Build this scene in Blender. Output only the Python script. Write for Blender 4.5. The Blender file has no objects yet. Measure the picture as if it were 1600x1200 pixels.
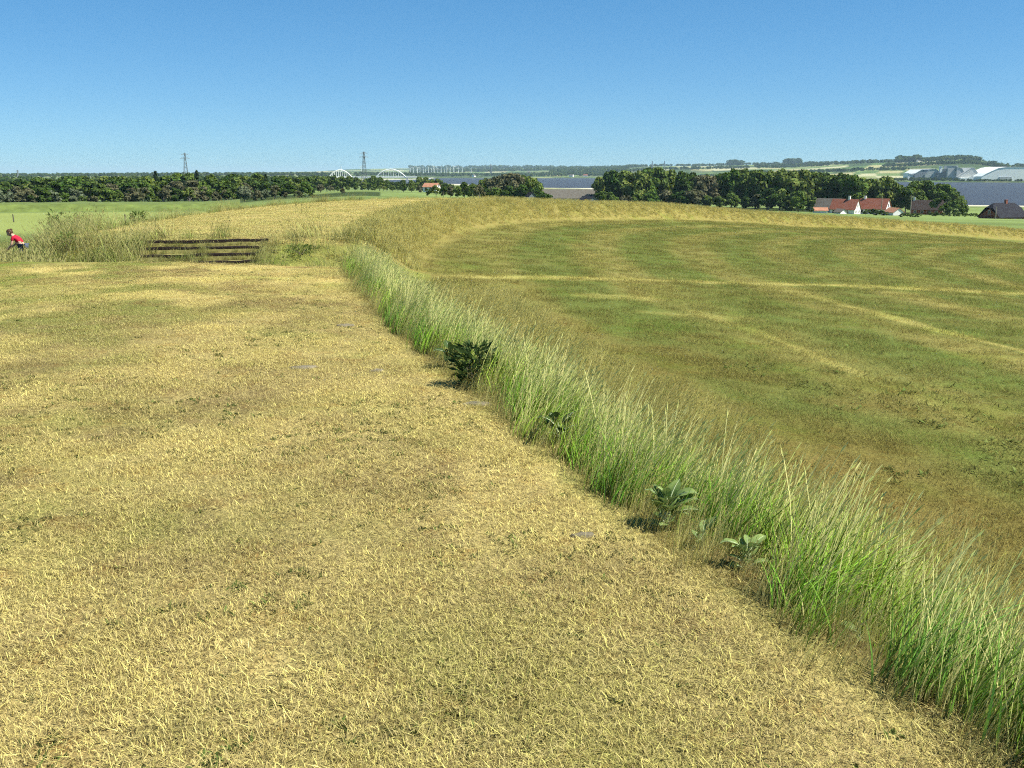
import bpy, math, random
import numpy as np
from mathutils import Vector, Matrix, Euler

R_ = math.radians
scene = bpy.context.scene
rng = np.random.default_rng(7)
random.seed(7)

# ------------------------------------------------------------------ camera
EYE = 1.65
FPX = 1560.0                       # focal length in pixels of the 1600 px photograph
PITCH = math.atan(332 / FPX)
cam_d = bpy.data.cameras.new('camera')
cam_d.sensor_width = 36.0
cam_d.lens = FPX / 1600 * 36.0
cam_d.clip_start = 0.05
cam_d.clip_end = 60000
cam = bpy.data.objects.new('camera', cam_d)
scene.collection.objects.link(cam)
cam.location = (0, 0, EYE)
cam.rotation_euler = (math.pi / 2 - PITCH, 0, 0)
scene.camera = cam

# ------------------------------------------------------------------ world, sun, exposure
SUN_EL = R_(52)
SUN_AZ = R_(102)                   # clockwise from +Y (the view direction): to the right, a little behind
to_sun = Vector((math.sin(SUN_AZ) * math.cos(SUN_EL), math.cos(SUN_AZ) * math.cos(SUN_EL), math.sin(SUN_EL)))
world = bpy.data.worlds.new('World')
scene.world = world
world.use_nodes = True
wn = world.node_tree
wn.nodes.clear()
w_out = wn.nodes.new('ShaderNodeOutputWorld')
w_bg = wn.nodes.new('ShaderNodeBackground')
w_sky = wn.nodes.new('ShaderNodeTexSky')
w_sky.sky_type = 'NISHITA'
w_sky.sun_disc = False
w_sky.sun_elevation = SUN_EL
w_sky.sun_rotation = SUN_AZ
w_sky.altitude = 30
w_sky.air_density = 0.6
w_sky.dust_density = 0.15
w_sky.ozone_density = 3.0
w_hs = wn.nodes.new('ShaderNodeHueSaturation')
w_hs.inputs['Saturation'].default_value = 1.3
w_tint = wn.nodes.new('ShaderNodeMix'); w_tint.data_type = 'RGBA'; w_tint.blend_type = 'MULTIPLY'
w_tint.inputs[0].default_value = 1.0
w_tint.inputs[7].default_value = (0.68, 1.035, 1.25, 1)
w_bg.inputs['Strength'].default_value = 0.116
wn.links.new(w_sky.outputs[0], w_hs.inputs['Color'])
w_g = wn.nodes.new('ShaderNodeGamma'); w_g.inputs[1].default_value = 0.6
wn.links.new(w_hs.outputs[0], w_g.inputs[0])
wn.links.new(w_g.outputs[0], w_tint.inputs[6])
wn.links.new(w_tint.outputs[2], w_bg.inputs['Color'])
wn.links.new(w_bg.outputs[0], w_out.inputs['Surface'])

sun_d = bpy.data.lights.new('sun', 'SUN')
sun_d.energy = 5.0
sun_d.angle = R_(0.5)
sun_d.color = (1.0, 0.975, 0.90)
sun = bpy.data.objects.new('sun', sun_d)
scene.collection.objects.link(sun)
sun.rotation_euler = to_sun.to_track_quat('Z', 'Y').to_euler()
sun.location = (60, 20, 80)

vs = scene.view_settings
vs.view_transform = 'Standard'
vs.look = 'None'
vs.gamma = 1.0
vs.exposure = 0.9
vs.use_curve_mapping = False
scene.render.film_transparent = False
scene.cycles.max_bounces = 4
scene.cycles.diffuse_bounces = 3
scene.cycles.adaptive_threshold = 0.03
scene.cycles.use_denoising = False
scene.cycles.filter_width = 1.15
scene.cycles.transparent_max_bounces = 4
scene.cycles.volume_bounces = 0

# ------------------------------------------------------------------ helpers
COL = scene.collection


def tag(o, label=None, cat=None, group=None, kind=None):
    if label: o['label'] = label
    if cat: o['category'] = cat
    if group: o['group'] = group
    if kind: o['kind'] = kind
    return o


def obj(name, mesh, parent=None, mat=None):
    o = bpy.data.objects.new(name, mesh)
    COL.objects.link(o)
    if parent is not None: o.parent = parent
    if mat is not None and mesh is not None and not mesh.materials: mesh.materials.append(mat)
    return o


def empty(name, loc=(0, 0, 0), rz=0.0):
    o = bpy.data.objects.new(name, None)
    COL.objects.link(o)
    o.location = loc
    o.rotation_euler = (0, 0, rz)
    o.empty_display_size = 0.2
    return o


class MB:
    """collects vertices and faces of one mesh"""
    def __init__(self):
        self.v = []; self.f = []

    def add(self, vs_, fs_):
        n = len(self.v)
        self.v += [tuple(p) for p in vs_]
        self.f += [tuple(i + n for i in q) for q in fs_]
        return self

    def box(self, c, s, rz=0.0):
        cx, cy, cz = c; sx, sy, sz = s[0] / 2, s[1] / 2, s[2] / 2
        ca, sa = math.cos(rz), math.sin(rz)
        pts = []
        for dz in (-sz, sz):
            for dx, dy in ((-sx, -sy), (sx, -sy), (sx, sy), (-sx, sy)):
                pts.append((cx + dx * ca - dy * sa, cy + dx * sa + dy * ca, cz + dz))
        return self.add(pts, [(3, 2, 1, 0), (4, 5, 6, 7), (0, 1, 5, 4), (1, 2, 6, 5), (2, 3, 7, 6), (3, 0, 4, 7)])

    def tube(self, path, radii, n=6, cap=True):
        rings = []
        path = [Vector(p) for p in path]
        for i, p in enumerate(path):
            if i == 0: t = path[1] - p
            elif i == len(path) - 1: t = p - path[i - 1]
            else: t = path[i + 1] - path[i - 1]
            t.normalize()
            a = t.cross(Vector((0.13, 0.97, 0.21)))
            if a.length < 1e-3: a = t.cross(Vector((1, 0, 0)))
            a.normalize(); b = t.cross(a)
            r = radii[i] if hasattr(radii, '__len__') else radii
            rings.append([p + a * (r * math.cos(2 * math.pi * k / n)) + b * (r * math.sin(2 * math.pi * k / n)) for k in range(n)])
        vs_ = [q for r in rings for q in r]
        fs_ = []
        for i in range(len(path) - 1):
            for k in range(n):
                k2 = (k + 1) % n
                fs_.append((i * n + k, i * n + k2, (i + 1) * n + k2, (i + 1) * n + k))
        if cap:
            fs_.append(tuple(range(n - 1, -1, -1)))
            fs_.append(tuple((len(path) - 1) * n + k for k in range(n)))
        return self.add(vs_, fs_)

    def mesh(self, name, mat=None, smooth=False):
        m = bpy.data.meshes.new(name)
        m.from_pydata(self.v, [], self.f)
        if smooth: m.polygons.foreach_set('use_smooth', [True] * len(m.polygons))
        if mat: m.materials.append(mat)
        m.update()
        return m

    def build(self, name, mat, parent=None, smooth=False):
        return obj(name, self.mesh(name, mat, smooth), parent)


def np_mesh(name, V, F, mat=None, smooth=True, attrs=None):
    """V (n,3), F (m,k) numpy arrays"""
    m = bpy.data.meshes.new(name)
    m.vertices.add(len(V)); m.vertices.foreach_set('co', V.astype(np.float32).ravel())
    k = F.shape[1]
    m.loops.add(F.size); m.loops.foreach_set('vertex_index', F.astype(np.int32).ravel())
    m.polygons.add(len(F))
    m.polygons.foreach_set('loop_start', np.arange(0, F.size, k, dtype=np.int32))
    m.polygons.foreach_set('use_smooth', np.full(len(F), smooth))
    for an, arr in (attrs or {}).items():
        a = m.attributes.new(an, 'FLOAT_COLOR', 'POINT')
        c = np.ones((len(V), 4), np.float32); c[:, :arr.shape[1]] = arr
        a.data.foreach_set('color', c.ravel())
    if mat: m.materials.append(mat)
    m.update(calc_edges=True)
    m.validate()
    return m


# ------------------------------------------------------------------ node helpers
def new_mat(name):
    m = bpy.data.materials.new(name); m.use_nodes = True
    nt = m.node_tree; nt.nodes.clear()
    out = nt.nodes.new('ShaderNodeOutputMaterial')
    b = nt.nodes.new('ShaderNodeBsdfPrincipled')
    b.inputs['Roughness'].default_value = 0.85
    b.inputs['Specular IOR Level'].default_value = 0.15
    nt.links.new(b.outputs[0], out.inputs['Surface'])
    return m, nt, b


def N(nt, typ, **kw):
    n = nt.nodes.new(typ)
    for k, v in kw.items():
        setattr(n, k, v)
    return n


def noise(nt, vec, scale, detail=4, rough=0.6, dist=0.0):
    n = N(nt, 'ShaderNodeTexNoise')
    n.inputs['Scale'].default_value = scale
    n.inputs['Detail'].default_value = detail
    n.inputs['Roughness'].default_value = rough
    n.inputs['Distortion'].default_value = dist
    if vec is not None: nt.links.new(vec, n.inputs['Vector'])
    return n.outputs['Fac']


def remap(nt, val, a, b, c=0.0, d=1.0):
    n = N(nt, 'ShaderNodeMapRange')
    for i, x in zip(range(1, 5), (a, b, c, d)): n.inputs[i].default_value = x
    nt.links.new(val, n.inputs[0])
    return n.outputs[0]


def mixc(nt, fac, a, b, blend='MIX'):
    n = N(nt, 'ShaderNodeMix', data_type='RGBA', blend_type=blend)
    if isinstance(fac, (int, float)): n.inputs[0].default_value = fac
    else: nt.links.new(fac, n.inputs[0])
    for i, x in ((6, a), (7, b)):
        if isinstance(x, tuple): n.inputs[i].default_value = (*x, 1) if len(x) == 3 else x
        else: nt.links.new(x, n.inputs[i])
    return n.outputs[2]


def math_(nt, op, a, b=None):
    n = N(nt, 'ShaderNodeMath', operation=op)
    for i, x in ((0, a), (1, b)):
        if x is None: continue
        if isinstance(x, (int, float)): n.inputs[i].default_value = x
        else: nt.links.new(x, n.inputs[i])
    return n.outputs[0]


def position(nt):
    return N(nt, 'ShaderNodeNewGeometry').outputs['Position']


def simple_mat(name, col, rough=0.8, var=0.15, scale=1.5, spec=0.2, metal=0.0):
    m, nt, b = new_mat(name)
    b.inputs['Roughness'].default_value = rough
    b.inputs['Specular IOR Level'].default_value = spec
    b.inputs['Metallic'].default_value = metal
    tc = N(nt, 'ShaderNodeTexCoord').outputs['Object']
    f = noise(nt, tc, scale, 6, 0.65)
    k = remap(nt, f, 0.3, 0.7, 1 - var, 1 + var)
    hsv = N(nt, 'ShaderNodeHueSaturation'); hsv.inputs['Color'].default_value = (*col, 1)
    nt.links.new(k, hsv.inputs['Value'])
    nt.links.new(hsv.outputs[0], b.inputs['Base Color'])
    return m


# ------------------------------------------------------------------ land form
RING = 95.0                                         # radius of the rampart's inner crest edge
T0 = R_(20.5)
CX, CY = 1.3 + RING * math.cos(T0), 3.1 + RING * math.sin(T0)
CREST_W = 7.6
SEA = -22.35

_sk = np.array([-120, -60, -20, 20, 27, 45, 60, 95, 155, 230, 300, 400, 477], float)
_sz = np.array([-0.6, -0.1, 0, 0, 0.02, 0.1, 0.0, -1.3, -5.3, -9.8, -13.5, -8, -0.6])

TAB_X = np.array([-1400, -400, 0, 300, 480, 560, 640, 700, 800, 900, 1050, 1200, 1400, 1500, 1600, 2000, 3000], float)
TAB_B = np.arctan((TAB_X - 800) / 1596.0)
TAB_D = np.array([20, 60, 120, 200, 300, 480, 620, 800, 860, 1000, 1080, 1480, 1560, 2000, 2080, 2480, 2560, 3000, 3700, 3820, 4500, 6500, 10000, 16000, 40000], float)


def _row(pts):
    d, z = zip(*pts)
    return np.interp(np.log(TAB_D), np.log(np.array(d, float)), np.array(z, float))


TAB = np.stack([
    _row([(20, -1.5), (60, -1.8), (200, -4.6), (480, -11), (1000, -15), (4500, -12), (10000, -20), (40000, -110)]),
    _row([(20, -1.5), (60, -1.8), (200, -4.6), (480, -11), (1000, -15), (4500, -12), (10000, -20), (40000, -110)]),
    _row([(20, -1.5), (60, -1.9), (120, -2.9), (200, -4.6), (300, -7.4), (480, -12), (1000, -15), (4500, -16), (10000, -22), (40000, -110)]),
    _row([(20, -1.5), (60, -2.0), (120, -3.0), (200, -4.8), (300, -7.6), (480, -11), (1000, -14.5), (4500, -13), (10000, -16), (40000, -105)]),
    _row([(20, -1.5), (60, -1.9), (200, -3.6), (300, -5.8), (480, -9), (620, -11), (1000, -15), (4500, -12), (10000, -2), (40000, -100)]),
    _row([(20, -1.5), (60, -1.9), (200, -3.3), (300, -5.2), (480, -7.8), (620, -9.4), (800, -13), (1560, -19), (2000, -21.5), (2080, -24), (2560, -24), (3000, -20), (4500, -10), (10000, 20), (40000, -90)]),
    _row([(20, -1.5), (60, -1.9), (200, -3.6), (300, -5.6), (480, -8.2), (620, -10.4), (800, -14), (1560, -20), (2000, -21.5), (2080, -24), (2560, -25), (3000, -23.5), (3700, -18), (6500, -5), (10000, 26), (40000, -80)]),
    _row([(20, -1.5), (60, -2.2), (200, -4.4), (300, -6.4), (480, -9.5), (800, -15), (1560, -20.5), (2000, -21.9), (2080, -25), (3700, -25), (3820, -20), (6500, -2), (10000, 28), (40000, -80)]),
    _row([(20, -1.5), (60, -2.4), (200, -5.0), (300, -8.0), (480, -12.6), (800, -17), (1480, -21), (1560, -22), (2000, -25), (3700, -25), (3820, -20), (6500, 4), (10000, 32), (40000, -80)]),
    _row([(20, -1.5), (60, -2.6), (120, -3.6), (200, -6), (300, -9.4), (480, -14.4), (800, -18), (1480, -21.7), (1560, -24), (3700, -25), (3820, -20), (6500, 14), (10000, 20), (40000, -80)]),
    _row([(20, -1.5), (60, -3), (120, -4.6), (200, -7.0), (300, -10.6), (480, -15.4), (800, -20), (1080, -21.9), (1480, -25), (3000, -25), (3700, -21), (4500, 10), (6500, 34), (10000, 10), (40000, -80)]),
    _row([(20, -1.5), (60, -3), (120, -5.4), (200, -7.6), (300, -11), (480, -16), (800, -20.8), (1000, -21.9), (1080, -25), (2560, -25), (3000, -20), (4500, 16), (6500, 40), (10000, 10), (40000, -80)]),
    _row([(20, -1.5), (60, -3), (120, -6.0), (200, -7.8), (300, -11.3), (480, -17), (800, -21.5), (860, -22.2), (1000, -25), (2480, -25), (2560, -20.5), (3000, -14), (4500, 36), (6500, 44), (10000, 10), (40000, -80)]),
    _row([(20, -1.5), (60, -3), (120, -6.2), (200, -7.8), (300, -11.2), (480, -17), (800, -21.9), (860, -25), (2480, -25), (2560, -20.5), (3000, -14), (3700, 20), (4500, 50), (6500, 20), (10000, 0), (40000, -80)]),
    _row([(20, -1.5), (60, -3), (120, -6.4), (200, -7.8), (300, -11.2), (480, -17), (800, -21.9), (860, -25), (2480, -25), (2560, -20.5), (3000, -15), (3700, 4), (4500, 22), (6500, 12), (10000, 0), (40000, -80)]),
    _row([(20, -1.5), (60, -3), (120, -6.4), (200, -8), (300, -11.5), (480, -17.5), (800, -21.9), (860, -25), (2480, -25), (2560, -20.5), (3000, -15), (4500, 16), (10000, 0), (40000, -80)]),
    _row([(20, -1.5), (60, -3), (120, -6.4), (200, -8), (300, -11.5), (480, -17.5), (800, -21.9), (860, -25), (2480, -25), (2560, -20.5), (3000, -15), (4500, 16), (10000, 0), (40000, -80)]),
])


def sstep(a, b, x):
    t = np.clip((x - a) / (b - a), 0, 1)
    return t * t * (3 - 2 * t)


def vnoise(x, y, sc, seed=0):
    """smooth value noise in 0..1, vectorised"""
    x = np.asarray(x, float) * sc + seed * 17.13; y = np.asarray(y, float) * sc - seed * 9.71
    xi = np.floor(x); yi = np.floor(y); fx = x - xi; fy = y - yi
    fx = fx * fx * (3 - 2 * fx); fy = fy * fy * (3 - 2 * fy)

    def h(a, b):
        v = np.sin(a * 127.1 + b * 311.7 + seed * 74.7) * 43758.5453
        return v - np.floor(v)
    return (h(xi, yi) * (1 - fx) + h(xi + 1, yi) * fx) * (1 - fy) + (h(xi, yi + 1) * (1 - fx) + h(xi + 1, yi + 1) * fx) * fy


def fbm(x, y, sc, oct_=4, seed=0):
    a, t, n = 0.5, 0.0, 0.0
    for i in range(oct_):
        t = t + a * vnoise(x, y, sc * 2 ** i, seed + i); n += a; a *= 0.5
    return t / n


def ring_us(x, y):
    r = np.hypot(x - CX, y - CY)
    al = np.arctan2(y - CY, x - CX)
    da = (math.pi + T0) - al
    da = np.mod(da + R_(70), 2 * math.pi) - R_(70)
    return r - RING, RING * da


def gap_lines(x, y):
    """distance past the near lip of the gate gap, and distance still to go to its far lip"""
    dn = (y - (18.0 - 0.17 * (x + 3.3)))
    df = ((24.95 + 0.27 * (x + 7.5) + 2.6 * np.maximum(0, -11.0 - x)) - y)
    return dn, df


GAP_DEPTH = 1.06


def base_out(x, y):
    d = np.maximum(np.hypot(x, y), 20.0)
    b = np.arctan2(x, y)
    b = np.clip(b, TAB_B[0], TAB_B[-1])
    ld = np.log(d)
    i = np.clip(np.searchsorted(TAB_B, b) - 1, 0, len(TAB_B) - 2)
    LD = np.log(TAB_D)
    j = np.clip(np.searchsorted(LD, ld) - 1, 0, len(LD) - 2)
    fb = (b - TAB_B[i]) / (TAB_B[i + 1] - TAB_B[i]); fb = fb * fb * (3 - 2 * fb)
    fd = np.clip((ld - LD[j]) / (LD[j + 1] - LD[j]), 0, 1)
    z = (TAB[i, j] * (1 - fd) + TAB[i, j + 1] * fd) * (1 - fb) + (TAB[i + 1, j] * (1 - fd) + TAB[i + 1, j + 1] * fd) * fb
    far = sstep(3600, 6000, d)
    z = z + far * (fbm(x, y, 1 / 1500.0, 4, 5) - 0.5) * 26
    return z


def base_in(x, y):
    return -1.1 - 0.079 * x - 0.0045 * y + (fbm(x, y, 0.06, 3, 2) - 0.5) * 0.35


def height(x, y):
    x = np.asarray(x, float); y = np.asarray(y, float)
    u, s = ring_us(x, y)
    zin = base_in(x, y)
    zout = base_out(x, y)
    zc = np.interp(s, _sk, _sz)
    zc = np.where((s > 155) & (s < 440), base_in(x, y) + 1.2, zc)
    zc = zc + (fbm(x, y, 0.5, 3, 3) - 0.5) * 0.05 - 0.03 * np.clip(u - 3.5, -3.5, 4) ** 2 / 9
    w_in = np.interp(s, [0, 20, 40, 60], [1.7, 1.9, 2.2, 2.2])
    edge = (fbm(x, y, 0.8, 2, 9) - 0.5) * 0.25
    a = sstep(-w_in, 0.1, u + edge)
    z_in_side = zin * (1 - a) + zc * a
    b = sstep(CREST_W, CREST_W + 3.4, u + edge * 2)
    z_r = z_in_side * (1 - b) + zout * b
    # the gate gap through the rampart
    dn, df = gap_lines(x, y)
    near_gap = (u > -4) & (u < 18) & (s > 8) & (s < 40)
    g = sstep(0.0, 1.3, dn) * np.clip((df + 0.34) / 2.4, 0, 1) * np.where(near_gap, 1, 0)
    floor = np.minimum(-GAP_DEPTH, z_r)
    z = z_r * (1 - g) + floor * g
    return z


def hz(x, y):
    return float(height(np.array([x]), np.array([y]))[0])


def ray(px, py):
    X = (px - 800) / FPX; Z = -(py - 600) / FPX
    return np.array([X, math.cos(PITCH) + Z * math.sin(PITCH), -math.sin(PITCH) + Z * math.cos(PITCH)])


def ground(px, py):
    """ground point seen at a pixel of the photograph"""
    v = ray(px, py); t0 = 1.5; t = 1.5
    while t < 900:
        if EYE + v[2] * t < hz(v[0] * t, v[1] * t): break
        t0 = t; t *= 1.012
    for _ in range(18):
        m = (t0 + t) / 2
        if EYE + v[2] * m < hz(v[0] * m, v[1] * m): t = m
        else: t0 = m
    return np.array([v[0] * t, v[1] * t, hz(v[0] * t, v[1] * t)])


def at(px, d):
    """x, y of a place at a bearing and ground distance"""
    b = math.atan((px - 800) / 1596.0)
    return d * math.sin(b), d * math.cos(b)


def zpix(py, d):
    return EYE - (py - 268) / 1596.0 * d


# ------------------------------------------------------------------ materials of the land
def terrain_material():
    m, nt, b = new_mat('land')
    at_ = N(nt, 'ShaderNodeVertexColor', layer_name='col').outputs['Color']
    zn = N(nt, 'ShaderNodeVertexColor', layer_name='zone')
    sep = N(nt, 'ShaderNodeSeparateColor'); nt.links.new(zn.outputs['Color'], sep.inputs[0])
    P = position(nt)
    n1 = noise(nt, P, 0.55, 4, 0.6)
    n2 = noise(nt, P, 3.2, 5, 0.7)
    n3 = noise(nt, P, 24.0, 4, 0.75)
    n4 = noise(nt, P, 110.0, 3, 0.7)
    n5 = noise(nt, P, 0.008, 5, 0.65)
    col = at_
    near = sep.outputs[0]                     # 1 on the mown lawn and the hay field
    # patches of greener and browner turf
    c_green = mixc(nt, 1.0, col, (0.82, 0.96, 0.72), 'MULTIPLY')
    c_brown = mixc(nt, 1.0, col, (0.86, 0.70, 0.55), 'MULTIPLY')
    f1 = math_(nt, 'MULTIPLY', remap(nt, n1, 0.48, 0.66), near)
    col = mixc(nt, f1, col, c_green)
    f2 = math_(nt, 'MULTIPLY', remap(nt, n2, 0.52, 0.72), near)
    col = mixc(nt, f2, col, c_brown)
    k3 = remap(nt, n3, 0.3, 0.72, 0.55, 1.35)
    k4 = remap(nt, n4, 0.3, 0.72, 0.6, 1.3)
    kk = math_(nt, 'MULTIPLY', k3, k4)
    hsv = N(nt, 'ShaderNodeHueSaturation'); nt.links.new(col, hsv.inputs['Color'])
    kk2 = N(nt, 'ShaderNodeMix', data_type='FLOAT'); nt.links.new(near, kk2.inputs[0]); kk2.inputs[2].default_value = 1.0
    nt.links.new(kk, kk2.inputs[3])
    k5 = remap(nt, n5, 0.3, 0.7, 0.8, 1.2)
    kv = math_(nt, 'MULTIPLY', kk2.outputs[0], k5)
    nt.links.new(kv, hsv.inputs['Value'])
    nt.links.new(hsv.outputs[0], b.inputs['Base Color'])
    b.inputs['Roughness'].default_value = 0.95
    b.inputs['Specular IOR Level'].default_value = 0.05
    bump = N(nt, 'ShaderNodeBump'); bump.inputs['Strength'].default_value = 0.7; bump.inputs['Distance'].default_value = 0.06
    hsum = math_(nt, 'ADD', math_(nt, 'MULTIPLY', n3, 0.7), math_(nt, 'MULTIPLY', n2, 1.2))
    nt.links.new(hsum, bump.inputs['Height'])
    nt.links.new(bump.outputs[0], b.inputs['Normal'])
    return m


STRAW = np.array([0.47, 0.375, 0.13])
LAWN_G = np.array([0.225, 0.235, 0.055])
HAY = np.array([0.14, 0.168, 0.038])
HAY_L = np.array([0.33, 0.29, 0.085])
HAY_B = np.array([0.20, 0.14, 0.04])
DRY = np.array([0.34, 0.285, 0.085])
SOIL_SHADE = np.array([0.13, 0.085, 0.045])
PALE_G = np.array([0.23, 0.265, 0.075])
MEADOW = np.array([0.13, 0.17, 0.05])
WOODF = np.array([0.045, 0.065, 0.02])
SAND = np.array([0.62, 0.56, 0.42])


def lerp(a, b, t):
    return a * (1 - t[:, None]) + b * t[:, None]


def seg_dist(x, y, a, b):
    ax, ay = a[0], a[1]; bx, by = b[0], b[1]
    L2 = (bx - ax) ** 2 + (by - ay) ** 2
    t = np.clip(((x - ax) * (bx - ax) + (y - ay) * (by - ay)) / L2, 0, 1)
    return np.hypot(x - ax - t * (bx - ax), y - ay - t * (by - ay))


TRACKS = None


def land_colour(x, y, z):
    u, s = ring_us(x, y)
    d = np.hypot(x, y); brg = np.arctan2(x, y)
    n = 0.5 * fbm(x, y, 0.25, 4, 11) + 0.5 * fbm(x, y, 1.3, 4, 18); n2 = fbm(x, y, 0.035, 4, 12)
    # everything outside first: meadow and the patchwork of far fields
    c = np.tile(MEADOW, (len(x), 1))
    c = lerp(c, PALE_G, sstep(60, 75, d) * (1 - sstep(135, 150, d)) * (brg < -0.2) * np.ones(len(x)))
    c = lerp(c, MEADOW * 1.3, (d > 150) * (d < 900) * 1.0 * sstep(0.45, 0.6, n2))
    wood = ((d > 290) & (d < 520) & (brg < -0.13)) | ((d > 470) & (d < 560) & (brg > 0.06) & (brg < 0.37))
    c = lerp(c, WOODF, wood * 1.0)
    # far parcels
    pal = np.array([[0.13, 0.18, 0.055], [0.22, 0.24, 0.09], [0.33, 0.30, 0.14], [0.09, 0.14, 0.04], [0.17, 0.22, 0.07], [0.38, 0.36, 0.2], [0.05, 0.075, 0.025]])
    qx = np.floor(brg * 1596 / 33 + 0.4 * np.sin(d / 400)); qd = np.floor(np.log(np.maximum(d, 10)) * 17 + 0.6 * np.sin(brg * 31))
    hsh = np.sin(qx * 12.9898 + qd * 78.233) * 43758.5453; hsh -= np.floor(hsh)
    far = pal[(hsh * len(pal)).astype(int) % len(pal)]
    c = lerp(c, far, (d > 1400) * 1.0)
    c = lerp(c, pal[6], sstep(0.53, 0.6, fbm(x, y, 1 / 500.0, 3, 31)) * (d > 2500) * 0.85)
    # shore sand
    c = lerp(c, SAND, np.exp(-((z - (SEA + 0.45)) / 0.5) ** 2) * (d > 600))
    # hay field inside the ring
    inside = sstep(-1.0, -2.6, u)
    wob = 1.6 * (fbm(x, y, 0.03, 2, 21) - .5)
    sw = np.sin((u + wob) * 2 * math.pi / 4.4)
    brk = fbm(s, u * 2.2, 0.22, 4, 22)
    h = lerp(np.tile(HAY, (len(x), 1)), HAY_L * 0.8, sstep(-0.4, 0.7, sw) * (0.4 + 0.45 * sstep(0.25, 0.6, brk)))
    h = lerp(h, HAY_L, sstep(0.75, 1.0, sw) * sstep(0.52, 0.66, brk) * 0.8)
    h = lerp(h, HAY_L * 0.72, sstep(0.45, 0.7, fbm(x, y, 0.55, 4, 23)) * 0.4)
    h = lerp(h, HAY_B, sstep(0.42, 0.62, fbm(x, y, 0.3, 4, 24)) * 0.5 * (1 - sstep(14, 34, d)))
    h = lerp(h, HAY_B * 1.1, (1 - sstep(7, 14, d)) * 0.45)
    for a, b, w, k in TRACKS:
        sd = seg_dist(x, y, a, b) + (fbm(x, y, 0.6, 3, 25) - .5) * w * 1.1
        h = lerp(h, HAY_L * 1.25, (1 - sstep(w * 0.3, w, sd)) * k)
    c = lerp(c, h, inside)
    # inner slope with standing dry grass
    sl = sstep(-3.2, -1.6, u) * (1 - sstep(0.0, 0.35, u))
    c = lerp(c, DRY * 0.8, sl)
    # soil and thatch along the tall grass foot, with its shadow painted in
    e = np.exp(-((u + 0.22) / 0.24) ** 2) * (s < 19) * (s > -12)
    # crest
    cr = sstep(0.0, 0.3, u) * (1 - sstep(CREST_W, CREST_W + 1.5, u))
    lawn = lerp(np.tile(STRAW, (len(x), 1)), LAWN_G, np.clip(sstep(0.44, 0.57, n) * (0.4 + 0.45 * sstep(1.0, 3.5, u)) + 0.55 * sstep(1.6, 5.0, u) * sstep(4, 12, d), 0, 1))
    lawn = lerp(lawn, np.array([0.22, 0.15, 0.06]), sstep(0.50, 0.64, 0.4 * fbm(x, y, 0.7, 3, 14) + 0.6 * fbm(x, y, 3.6, 4, 19)) * 0.7)
    lawn = lerp(lawn, STRAW * 1.3, sstep(0.50, 0.62, fbm(x, y, 1.0, 4, 15)) * 0.8)
    lawn = lerp(lawn, STRAW * np.array([1.12, 1.1, 1.15]), sstep(24, 28, s))
    lawn = lerp(lawn, DRY * 1.05, sstep(54, 64, s + 0.9 * (u - 3)))
    c = lerp(c, lawn, cr)
    c = lerp(c, SOIL_SHADE * 0.8, e * 0.9)
    dn, df = gap_lines(x, y)
    gp = (dn > 0.5) & (df > 0) & (u > -2) & (u < 12) & (s > 8) & (s < 40)
    c = lerp(c, DRY * np.array([0.75, 0.9, 0.75]), gp * 0.9)
    near = np.clip(inside * 1.0 + cr + sl + (d < 60) * 1.0, 0, 1) * (1 - sstep(120, 220, d))
    return c, near


def build_terrain():
    global TRACKS
    g = lambda px, py: ground(px, py)
    TRACKS = [(g(690, 432), g(1000, 437), 0.6, 0.95), (g(1000, 437), g(1330, 447), 0.6, 1.0), (g(1330, 447), g(1700, 462), 0.65, 1.0),
              (g(1230, 450), g(1330, 480), 0.4, 0.45), (g(1330, 480), g(1460, 515), 0.36, 0.7), (g(1460, 515), g(1700, 572), 0.34, 0.95),
              (g(1090, 488), g(1200, 525), 0.35, 0.45), (g(1200, 525), g(1330, 580), 0.28, 0.75),
              (g(915, 462), g(1005, 466), 0.7, 0.55), (g(1010, 488), g(1180, 500), 0.4, 0.3), (g(1330, 580), g(1500, 650), 0.25, 0.35)]
    rr = [1.0]
    while rr[-1] < 42000:
        r = rr[-1]
        rr.append(r * (1.010 if r < 5 else 1.007 if r < 150 else 1.013 if r < 1000 else 1.02 if r < 6000 else 1.06))
    rr = np.array(rr)
    th = list(np.arange(-38, 38.001, 0.13)) + list(np.arange(41, 321, 3.0))
    th = np.radians(np.array(th))
    nr, na = len(rr), len(th)
    X = np.outer(rr, np.sin(th)).ravel(); Y = np.outer(rr, np.cos(th)).ravel()
    Z = height(X, Y)
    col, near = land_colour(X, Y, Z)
    uu, ss = ring_us(X, Y)
    turf = sstep(0.1, 0.4, uu) * (1 - sstep(CREST_W - 0.5, CREST_W + 0.5, uu)) * (1 - sstep(15, 18, ss)) * (1 - sstep(10, 17, np.hypot(X, Y)))
    col = lerp(col, np.array([0.24, 0.185, 0.08]), turf * 0.55)
    idx = np.arange(nr * na).reshape(nr, na)
    nxt = np.roll(idx, -1, axis=1)
    F = np.stack([idx[:-1], nxt[:-1], nxt[1:], idx[1:]], -1).reshape(-1, 4)[:, ::-1]
    # close the small hole under the camera with a fan made of quads around a centre
    V = np.stack([X, Y, Z], 1)
    c0 = len(V)
    V = np.vstack([V, [[0, 0, hz(0, 0)]]])
    col = np.vstack([col, STRAW]); near = np.append(near, 1.0)
    fan = [(idx[0, (k + 2) % na], idx[0, (k + 1) % na], idx[0, k], c0) for k in range(0, na - 1, 2)]
    F = np.vstack([F, np.array(fan)])
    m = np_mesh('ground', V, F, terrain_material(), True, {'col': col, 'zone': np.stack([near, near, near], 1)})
    o = obj('ground', m)
    tag(o, 'rolling ground with the grassy ring rampart and fields', 'ground', kind='structure')
    return o


build_terrain()

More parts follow.
